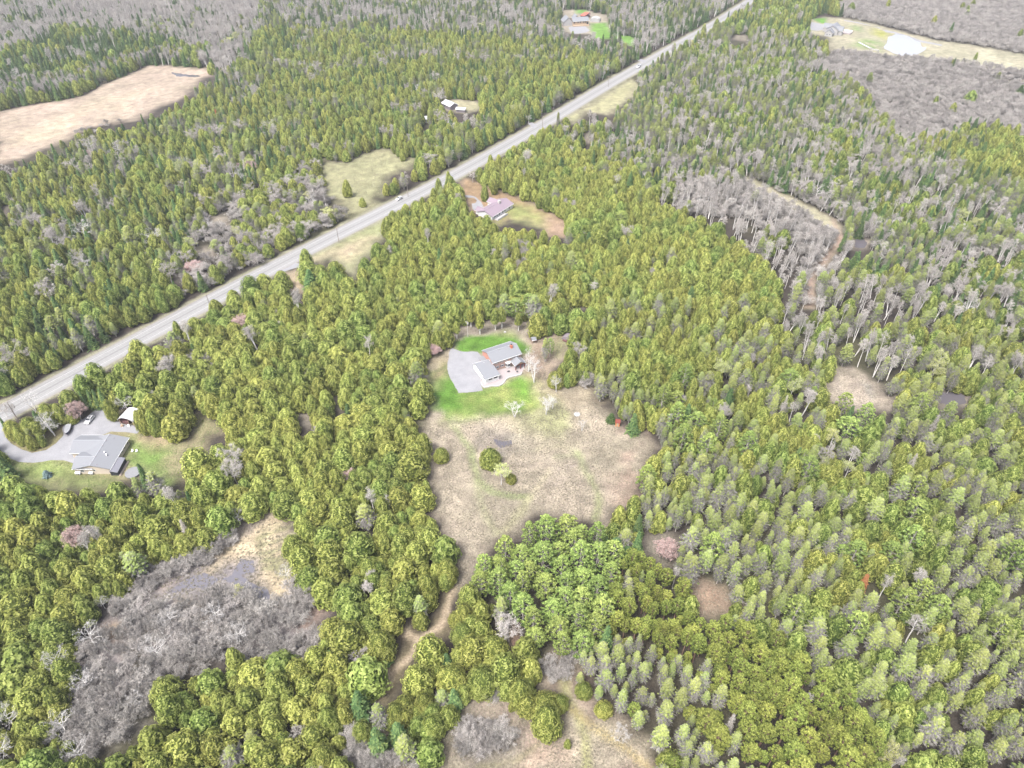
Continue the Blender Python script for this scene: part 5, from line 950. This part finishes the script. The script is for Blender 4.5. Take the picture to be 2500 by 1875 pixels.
for b in BX: 
    for h_ in (0., 8.): keep &= ~((cx > b[0]) & (cx < b[2]) & (cy > b[1]) & (cy < b[3])); qx, qy = cx, cy
for k_, lst in (('H', '270,140 800,180 1000,260 1000,470 780,600 330,640 170,470'), ('I', '400,80 720,160 860,300 860,380 560,450 400,440 120,330 180,180'), ('J', '860,300 1000,230 1480,500 1440,590 1260,600 1180,480 1000,540 900,400'), ('J','330,740 530,690 530,800 440,880 350,850')):
    pl = PL(k_, lst)
    for h_ in (0., 5., 10.): qx, qy = proj(cx, cy, h_); keep &= ~inside(qx, qy, pl)
cx, cy, zi = cx[keep], cy[keep], zi[keep]; TH = TH[keep]
fx = fbm(cx, cy, 26, 21); fy = fbm(cx, cy, 18, 33)
order = RNG.permutation(len(cx)); cell = {}
def free(x, y, s):
    i, j = int(x // 7), int(y // 7)
    for a in (i - 1, i, i + 1):
        for b in (j - 1, j, j + 1):
            for (u, v_, r_) in cell.get((a, b), ()):
                if (u - x) ** 2 + (v_ - y) ** 2 < (max(s, r_)) ** 2: return False
    cell.setdefault((i, j), []).append((x, y, s)); return True
for x, y, s in OCC: cell.setdefault((int(x // 7), int(y // 7)), []).append((x, y, s))
TABLE = []
for z in ZN: ks = list(z[4]); TABLE.append((ks, np.cumsum([z[4][k] for k in ks]) / sum(z[4].values())))
U1, U2, U3, U4 = RNG.random((4, len(cx)))
done = set()
for pas, i in [(0, i) for i in order] + [(1, i) for i in order]:
    if i in done: continue
    z = ZN[zi[i]]; s = z[2] * ((.72 + .5 * U1[i]) * (.72 + .62 * fy[i]) if pas == 0 else .6)
    if pas and (z[0] in ('leftroad', 'track', 'wp', 'birch') or U4[i] < (.3 if z[0] in ('right', 'rightc') else .2)): continue
    if pas and not all((u - cx[i]) ** 2 + (v_ - cy[i]) ** 2 > (r_ * .74) ** 2 for a in (-1, 0, 1) for b in (-1, 0, 1) for (u, v_, r_) in cell.get((int(cx[i] // 7) + a, int(cy[i] // 7) + b), ())): continue
    if pas: cell.setdefault((int(cx[i] // 7), int(cy[i] // 7)), []).append((cx[i], cy[i], s))
    elif not free(cx[i], cy[i], s * .93): continue
    done.add(i)
    ks, cum = TABLE[zi[i]]; u = (fx[i] * 1.9 - .45) * .45 + U2[i] * .55; u = min(.9999, max(0, u)); kind = ks[int(np.searchsorted(cum, u))]
    u = U2[i] if z[0] in ('wp', 'rp', 'centre', 'west', 'southw') else u; kind = ks[int(np.searchsorted(cum, min(u, .9999)))]
    if kind == 'cedar_tree': v = int(U3[i] * 6) if z[0] in ('centre', 'west', 'southw', 'bl', 'right', 'rightc', 'birch') else 6 + int(U3[i] * 4) if U4[i] < .55 else int(U3[i] * 6)
    elif kind == 'birch_tree': v = int(U3[i] * 5)
    elif kind == 'grey_tree': v = int(U3[i] * 4.6)
    else: v = int(U3[i] * len(PROTO[kind])) % len(PROTO[kind])
    if kind == 'cedar_tree' and fy[i] * .7 + U2[i] * .3 > .56: v = 12 + int(U3[i] * 4)
    if kind == 'cedar_tree' and z[0] == 'southw' and U4[i] < .45: v = 11
    sz = .93 * z[3] * (.72 + .45 * U4[i]) * (.85 + .3 * fy[i]); sx = {'cedar_tree': 1.40, 'larch_tree': 1.42, 'red_pine': 1.62, 'white_pine': 1.2, 'dead_spruce': 1.0, 'spruce_tree': 1.2}.get(kind, 1.1) * s / z[2] * (.88 + .24 * U2[i]) * (1.0 if v != 11 or kind != 'cedar_tree' else .62) * (z[2] / 4.5)
    if pas: sz *= .62; sx *= 1.0
    if v == 11 and kind == 'cedar_tree': sz *= 1.3
    PLACED.append((kind, v, cx[i], cy[i], sx, sz, U3[i] * 6.283 * 7 % 6.283, z[5], None))
print('TREES', len(PLACED))
# bushes: scrub strips and thickets
def scatter(poly, sp, hs, zone, n0=0, frac=1., world=None):
    wp = tow(poly); x0, y0 = wp.min(0); x1, y1 = wp.max(0); a, b = np.meshgrid(np.arange(x0, x1, sp), np.arange(y0, y1, sp)); a = a.ravel() + RNG.uniform(-.5, .5, a.size) * sp; b = b.ravel() + RNG.uniform(-.5, .5, b.size) * sp
    k = inside(a, b, wp) & (RNG.random(a.size) < frac) & (ldist(a, b, ROAD) > 8); k &= (np.abs(a) < (b * CP + CAMH * SP) * .84 + 10)
    px_, py_ = proj(a, b, 0.)
    for cl in GAPS + [TRACK, NMEADOW, BIGMARSH, LEFTYARD]: k &= ~inside(px_, py_, cl) if cl is not poly else k
    for x, y in zip(a[k], b[k]): PLACED.append(('alder_bush', random.randrange(4), x, y, hs * random.uniform(.6, 1.45), hs * random.uniform(.5, 1.5), random.uniform(0, 6.28), zone, None))
scatter(TH2, 3.4, 1.15, 'in the grey scrub plain at upper right'); scatter(THICKET, 3.4, 1.15, 'in the grey scrub plain at upper right')
MB1 = PL('7', '1100,780 1230,700 1320,700 1460,800 1560,720 1660,740 1700,800 1640,1020 1280,1010 1110,1050 980,1100 840,1180 880,1280 760,1340 670,1400 500,1530 440,1600 330,1450 400,1260 410,1090 470,1010 560,880 660,960 760,840 900,780')
scatter(PL('7', '840,1180 980,1100 1100,1040 1640,1000 1720,900 1800,900 1700,1080 1100,1120 900,1300 760,1480 500,1659 300,1700 300,1450'), 2.8, 1., 'at the lower rim of the lower left marsh')
scatter(MB1, 2.9, 1.1, 'in the grey marsh thicket at lower left'); scatter(PL('7', '620,750 715,720 830,610 1000,545 1140,500 1240,400 1290,400 1180,540 1000,600 850,680 700,790 600,900'), 1.8, .9, 'along the far shore of the lower left marsh')
scatter(PL('7', '1590,660 1690,720 1700,800 1640,800 1560,700'), 1.8, 1., 'by the straw field at lower left')
scatter(PL('8', '800,1500 880,1400 1010,1390 1130,1480 1110,1570 980,1600 820,1590'), 2.0, .8, 'in the dark thicket of the bottom clearing'); scatter(PL('8', '940,1200 1050,1190 1060,1290 960,1310'), 1.6, .9, 'above the bottom clearing'); scatter(PL('8', '215,1440 300,1450 420,1600 640,1620 700,1659 210,1700'), 1.9, .9, 'at the bottom edge left of the clearing')
scatter(PL('1', '-60,560 200,540 420,480 640,400 820,335 1000,345 1200,370 1230,250 850,300 560,370 380,440 0,470'), 3.2, 1.7, 'fringing the straw marsh at upper left')
scatter(PL('1', '370,720 500,690 620,660 760,600 800,620 700,660 560,700 420,760'), 6., .8, 'on the near side of the straw marsh')
scatter(PL('2', '0,800 340,790 600,740 760,760 700,860 600,830 480,790 340,800 250,840 60,850'), 3.2, 1.0, 'behind the roadside meadow', frac=.6); scatter(PL('1', '1580,860 1780,880 1760,960 1830,1080 1740,1120 1560,1020 1500,900'), 3.2, 1.0, 'left of the roadside meadow', frac=.55)
scatter(PL('1', '900,1300 1100,1150 1400,1080 1800,1100 1900,1180 1700,1290 1500,1400 1200,1550 1000,1600 900,1500'), 3.6, 1.15, 'between the left forest and the road', frac=.5)
scatter(PL('3', '300,860 600,900 1000,1100 1200,1260 1150,1400 1030,1659 960,1659 1000,1400 700,1200 350,1160 280,960'), 3.0, 1.2, 'under the bare trees by the pale track', frac=.7); scatter(PL('3', '700,900 1200,1100 1500,1250 1380,1330 1200,1180 900,1050'), 3., 1.2, 'above the pale track', frac=.7)
scatter(PL('3', '1180,500 1400,640 1560,800 1900,700 1700,900 1500,1000 1350,850'), 3.2, 1.5, 'on the slope below the scrub plain', frac=.8)
scatter(PL('3', '640,60 760,90 740,200 620,180'), 3.2, 1.2, 'beside the far road'); scatter(PL('2', '1640,60 1900,40 2000,120 1900,230 1780,230 1660,180'), 3.4, 1.2, 'beyond the far green lawn', frac=.8)
scatter(PL('5', '1450,680 1530,700 1550,760 1480,760'), 2., 1., 'by the round cedars'); scatter(PL('4', '1480,300 1550,330 1540,480 1480,460'), 2.4, 1.1, 'in the gap between cedars near the road'); scatter(PL('4', '920,560 1150,600 1150,690 1000,720 850,660'), 2.4, 1.1, 'between the cedars near the drive')
scatter(PL('2', '1620,830 1720,830 1740,930 1660,960 1610,900'), 2.6, 1.2, 'in the gap right of the far cedars'); scatter(PL('2', '1120,1340 1200,1330 1210,1450 1140,1490 1100,1430'), 2.4, 1.3, 'in the gap below the purple roof')
scatter(PL('8', '1260,1100 1440,1060 1460,1160 1360,1190 1250,1170'), 2.2, .9, 'at the head of the bottom path'); print('ALL', len(PLACED))
# ------------------------------------------------------------------ individuals (largest in view, up to 300 of a kind) and the rest
MARKS = [(1230, 890, 'the brick house'), (250, 1090, 'the bungalow'), (1220, 1080, 'the small meadow pond'), (560, 1430, 'the grey marsh thicket'), (660, 1290, 'the striped straw field'), (1020, 1560, 'the dirt path fork'), (1290, 1800, 'the bottom clearing'), (1345, 1680, 'the large golden cedar'), (1320, 1420, 'the blue-green pine clump'),
 (1610, 1340, 'the pink bush'), (1750, 1450, 'the bare gap right of the pines'), (1570, 1130, 'the right end of the meadow'), (1507, 1035, 'the orange hut'), (2080, 970, 'the small oval clearing'), (2320, 980, 'the dark pool at right'), (2150, 780, 'the white birch patch'), (2000, 520, 'the pale track'), (1210, 510, 'the purple roof'), (880, 420, 'the roadside meadow'),
 (740, 650, 'the gravel road entrance'), (1090, 255, 'the white roofed barn'), (250, 240, 'the upper left straw field'), (2040, 60, 'the big grey house'), (2210, 110, 'the white pond'), (1420, 50, 'the far tan house'), (1560, 163, 'the far white car'), (1850, 1650, 'the middle of the olive plantation'), (2100, 1440, 'the rust red conifer'), (450, 770, 'the near road bend'), (1300, 730, 'the white stemmed cedars'),
 (2480, 1850, 'the bottom right corner'), (20, 1850, 'the bottom left corner'), (2480, 1300, 'the middle of the right edge'), (20, 600, 'the middle of the left edge'), (1000, 20, 'the middle of the top edge'), (950, 1000, 'the lawn edge left of the house'), (620, 1000, 'the cedars right of the bungalow yard')]
def where(x, y, h):
    ux, uy = proj(x, y, h * .6); k = min(MARKS, key=lambda m: math.hypot(m[0] - ux, m[1] - uy)); dx, dy = ux - k[0], uy - k[1]
    side = ('right of ' if dx > 0 else 'left of ') if abs(dx) > abs(dy) else ('below ' if dy > 0 else 'above '); d = math.hypot(dx, dy)
    return ('just ' if d < 110 else 'far ' if d > 260 else '') + side + k[2]
def real_tree(p):
    kind, v, x, y, sx, sz, rot, zone, label = p; tr_, cr, o_, h = PROTO[kind][v]; words, cat = NAMEW[kind]
    e = bpy.data.objects.new(kind, None); COL.objects.link(e); e.location = (x, y, 0); e.rotation_euler = (0, 0, rot); e.scale = (sx, sx, sz); e.empty_display_size = .5
    for nm, me in (('trunk' if kind != 'alder_bush' else 'stem', tr_), ('crown', cr)): c = bpy.data.objects.new(nm, me); COL.objects.link(c); c.parent = e
    if zone:
        t_ = ('tall ' if sz > 1.02 else 'short ' if sz < .72 else '') + ('broad ' if sx > 1.45 else 'slim ' if sx < 1.05 else '') + words + ' ' + where(x, y, h * sz); tag(e, t_, cat, t_)
    else: tag(e, label, cat)
    return e
byk = {}
for i, p in enumerate(PLACED): byk.setdefault(p[0], []).append(i)
labs = {}
for p in PLACED[:NLAND]: labs[p[8]] = labs.get(p[8], 0) + 1
def instancer(name, pts, kind, label, cat):
    me = bpy.data.meshes.new(name); me.vertices.add(len(pts)); me.vertices.foreach_set('co', np.array([(p[2], p[3], 0) for p in pts], np.float32).ravel())
    for an, ty, dat, fld in (('idx', 'INT', [p[1] for p in pts], 'value'), ('rot', 'FLOAT_VECTOR', [(0, 0, p[6]) for p in pts], 'vector'), ('scl', 'FLOAT_VECTOR', [(p[4], p[4], p[5]) for p in pts], 'vector')):
        a = me.attributes.new(an, ty, 'POINT'); a.data.foreach_set(fld, np.array(dat, np.int32 if ty == 'INT' else np.float32).ravel())
    o = tag(link(name, me), label, cat, None, 'stuff')
    g = bpy.data.node_groups.new(name, 'GeometryNodeTree'); g.interface.new_socket('Geometry', in_out='INPUT', socket_type='NodeSocketGeometry'); g.interface.new_socket('Geometry', in_out='OUTPUT', socket_type='NodeSocketGeometry')
    gi, go = g.nodes.new('NodeGroupInput'), g.nodes.new('NodeGroupOutput'); ip = g.nodes.new('GeometryNodeInstanceOnPoints'); ci = g.nodes.new('GeometryNodeCollectionInfo')
    sub = bpy.data.collections.new(name + '_prototypes')
    for q in PROTO[kind]: sub.objects.link(q[2])
    ci.inputs['Collection'].default_value = sub; ci.inputs['Separate Children'].default_value = True; ci.inputs['Reset Children'].default_value = True; ip.inputs['Pick Instance'].default_value = True
    g.links.new(gi.outputs[0], ip.inputs['Points']); g.links.new(ci.outputs[0], ip.inputs['Instance'])
    for an, ty, sk in (('idx', 'INT', 'Instance Index'), ('rot', 'FLOAT_VECTOR', 'Rotation'), ('scl', 'FLOAT_VECTOR', 'Scale')):
        a = g.nodes.new('GeometryNodeInputNamedAttribute'); a.data_type = ty; a.inputs[0].default_value = an; g.links.new(a.outputs[0], ip.inputs[sk])
    g.links.new(ip.outputs[0], go.inputs[0]); md = o.modifiers.new('instances', 'NODES'); md.node_group = g; return o
PLUR = {'cedar_tree': 'cedar_forest', 'spruce_tree': 'spruce_forest', 'larch_tree': 'conifer_forest', 'white_pine': 'white_pine_stand', 'red_pine': 'red_pine_stand', 'birch_tree': 'birch_wood', 'grey_tree': 'bare_wood', 'aspen_tree': 'aspen_wood', 'maple_tree': 'maple_wood', 'dead_spruce': 'dead_wood', 'alder_bush': 'alder_thicket'}
for kind, ids in byk.items():
    land = [i for i in ids if i < NLAND]; rest = [i for i in ids if i >= NLAND]
    def size(i):
        p = PLACED[i]; x, y = p[2], p[3]; ux, uy = proj(x, y, 4.)
        inn = -10 < ux < 2510 and -10 < uy < 1885; h = PROTO[kind][p[1]][3]
        return (h * p[5] * (.3 + p[4])) / (y * CP + CAMH * SP) if inn else -1
    rest.sort(key=size, reverse=True); n = max(0, 296 - len(land)); ind = [i for i in rest[:n] if size(i) > 0]; iset = set(ind)
    for i in land:
        p = PLACED[i]; e = real_tree(p)
        if labs[p[8]] > 1:
            e['group'] = p[8]; e['label'] = ('larger ' if p[4] * p[5] > 1.05 else 'smaller ') + NAMEW[kind][0] + ' ' + where(p[2], p[3], PROTO[kind][p[1]][3] * p[5])
    for i in ind: real_tree(PLACED[i])
    oth = [PLACED[i] for i in rest if i not in iset]
    if oth: instancer(PLUR.get(kind, 'forest'), oth, kind, 'farther ' + NAMEW[kind][0] + ' trees massed across the forest' if kind != 'alder_bush' else 'dense low thicket of grey leafless bushes', NAMEW[kind][1])
M['drygrass'] = foliage('dry_grass_blades', (.14, .122, .09), (.225, .20, .155), (.31, .28, .22), .2, .2)
def tuft(seed):
    r = np.random.default_rng(seed); T = TM(); n = 16; a = r.uniform(0, 6.28, n); b = np.column_stack([r.normal(0, .16, n), r.normal(0, .16, n), np.full(n, .13)]); d = unit(np.column_stack([np.cos(a) * .6, np.sin(a) * .6, np.ones(n)]))
    T.quads(leaves(b, r.normal(0, 1, (n, 3)), d, .36, .07, .3, r), np.clip(r.normal(.5, .25, n), 0, 1)); return T
PROTO['tuft'] = []; PLUR['tuft'] = 'dry_grass'; NAMEW['tuft'] = ('dry grass tuft', 'grass')
for i in range(3):
    o_ = bpy.data.objects.new(f'tuft_{i}', tuft(300 + i).mesh('tuft', [M['drygrass']])); PC.objects.link(o_); PROTO['tuft'].append((None, None, o_, 1))
TP = []
STRAWP = PL('7', '1480,260 1555,250 1560,450 1600,560 1650,650 1640,740 1560,720 1480,800 1300,760 1100,740 900,760 780,800 780,700 900,640 1100,560 1230,420 1390,330')
for poly, sp, hh in ((MEADOW, .62, 1), (SOUTH, .6, 1), (SOUTHW, .7, 1), (NMEADOW, 1.0, 1), (GAPS[3], .7, 1), (GAPS[1], .7, 1), (STRAWP, .95, 1.5)):
    wp = tow(poly); x0, y0 = wp.min(0); x1, y1 = wp.max(0); a, b = np.meshgrid(np.arange(x0, x1, sp), np.arange(y0, y1, sp)); a = a.ravel() + RNG.uniform(-.5, .5, a.size) * sp; b = b.ravel() + RNG.uniform(-.5, .5, b.size) * sp
    k = inside(a, b, wp) & (fbm(a, b, 7, 41) + RNG.uniform(-.2, .2, a.size) > .42)
    px_, py_ = proj(a, b, 0.)
    for cl in (PL('B', '0,250 2000,250 2000,1350 0,1450'), PL('5', '640,480 1220,440 1260,900 640,960')): k &= ~inside(px_, py_, cl)
    for x, y in zip(a[k], b[k]): q_ = hh * random.uniform(.5, 1.1); TP.append(('tuft', random.randrange(3), x, y, q_, q_ * random.uniform(.5, 1.2), random.uniform(0, 6.28)))
GP = []
PROTO['gtuft'] = []; PLUR['gtuft'] = 'lawn_grass'; NAMEW['gtuft'] = ('grass tuft', 'grass'); M['greengrass'] = foliage('green_grass_blades', (.06, .10, .022), (.105, .165, .04), (.20, .23, .09), .3, .2)
for i in range(3):
    o_ = bpy.data.objects.new(f'green_tuft_{i}', tuft(310 + i).mesh('green_tuft', [M['greengrass']])); PC.objects.link(o_); PROTO['gtuft'].append((None, None, o_, 1))
for poly in (PL('5', '790,520 860,480 1000,470 1130,490 1215,540 1200,590 1130,600 960,580 820,575'), PL('5', '650,690 760,640 830,790 950,770 1060,740 1150,710 1215,740 1235,860 1150,915 1010,930 820,960 750,930 685,880 660,780'), LEFTYARD):
    wp = tow(poly); x0, y0 = wp.min(0); x1, y1 = wp.max(0); sp = .55; a, b = np.meshgrid(np.arange(x0, x1, sp), np.arange(y0, y1, sp)); a = a.ravel() + RNG.uniform(-.5, .5, a.size) * sp; b = b.ravel() + RNG.uniform(-.5, .5, b.size) * sp
    k = inside(a, b, wp) & (fbm(a, b, 6, 47) + RNG.uniform(-.25, .25, a.size) > (.5 if poly is LEFTYARD else .45)); px_, py_ = proj(a, b, 0.)
    for cl in (PL('B', '60,440 100,350 150,310 370,385 760,395 960,360 1660,150 1900,450 1900,960 1560,1020 1420,1200 1110,1240 880,1340 700,1370 290,1400 40,920 30,780'), PL('K', '-30,790 40,800 60,860 40,930 60,1000 150,1120 300,1210 440,1245 620,1210 760,1120 850,1010 845,900 880,850 1000,850 1130,790 1240,700 1300,660 1440,645 1490,740 1470,810 1600,830 1900,870 1910,930 1850,990 1700,970 1760,1050 1740,1400 1640,1560 1000,1550 990,1380 700,1350 450,1380 250,1370 130,1320 -30,1180')): k &= ~inside(px_, py_, cl)
    for x, y in zip(a[k], b[k]): q_ = random.uniform(.4, .9); GP.append(('gtuft', random.randrange(3), x, y, q_, q_ * random.uniform(.3, .7), random.uniform(0, 6.28)))
instancer('lawn_grass', GP, 'gtuft', 'short green grass tufts on the lawns', 'grass')
print('TUFTS', len(TP), len(GP))
instancer('dry_grass', TP, 'tuft', 'dry tan grass tufts covering the meadow', 'grass')
# ------------------------------------------------------------------ haze
hm = bpy.data.materials.new('haze'); hm.use_nodes = True; hn = hm.node_tree; hn.nodes.clear(); ho = hn.nodes.new('ShaderNodeOutputMaterial'); hv = hn.nodes.new('ShaderNodeVolumePrincipled')
hv.inputs['Color'].default_value = (.86, .89, .97, 1); hv.inputs['Density'].default_value = HAZE if 'HAZE' in globals() else .00013; hv.inputs['Anisotropy'].default_value = 0.2; hn.links.new(hv.outputs[0], ho.inputs['Volume'])
hb = MB().box(-1500, -300, -1, 1500, 1700, CAMH + 4).obj('haze', hm); tag(hb, 'thin pale haze over the forest', None, None, 'stuff')
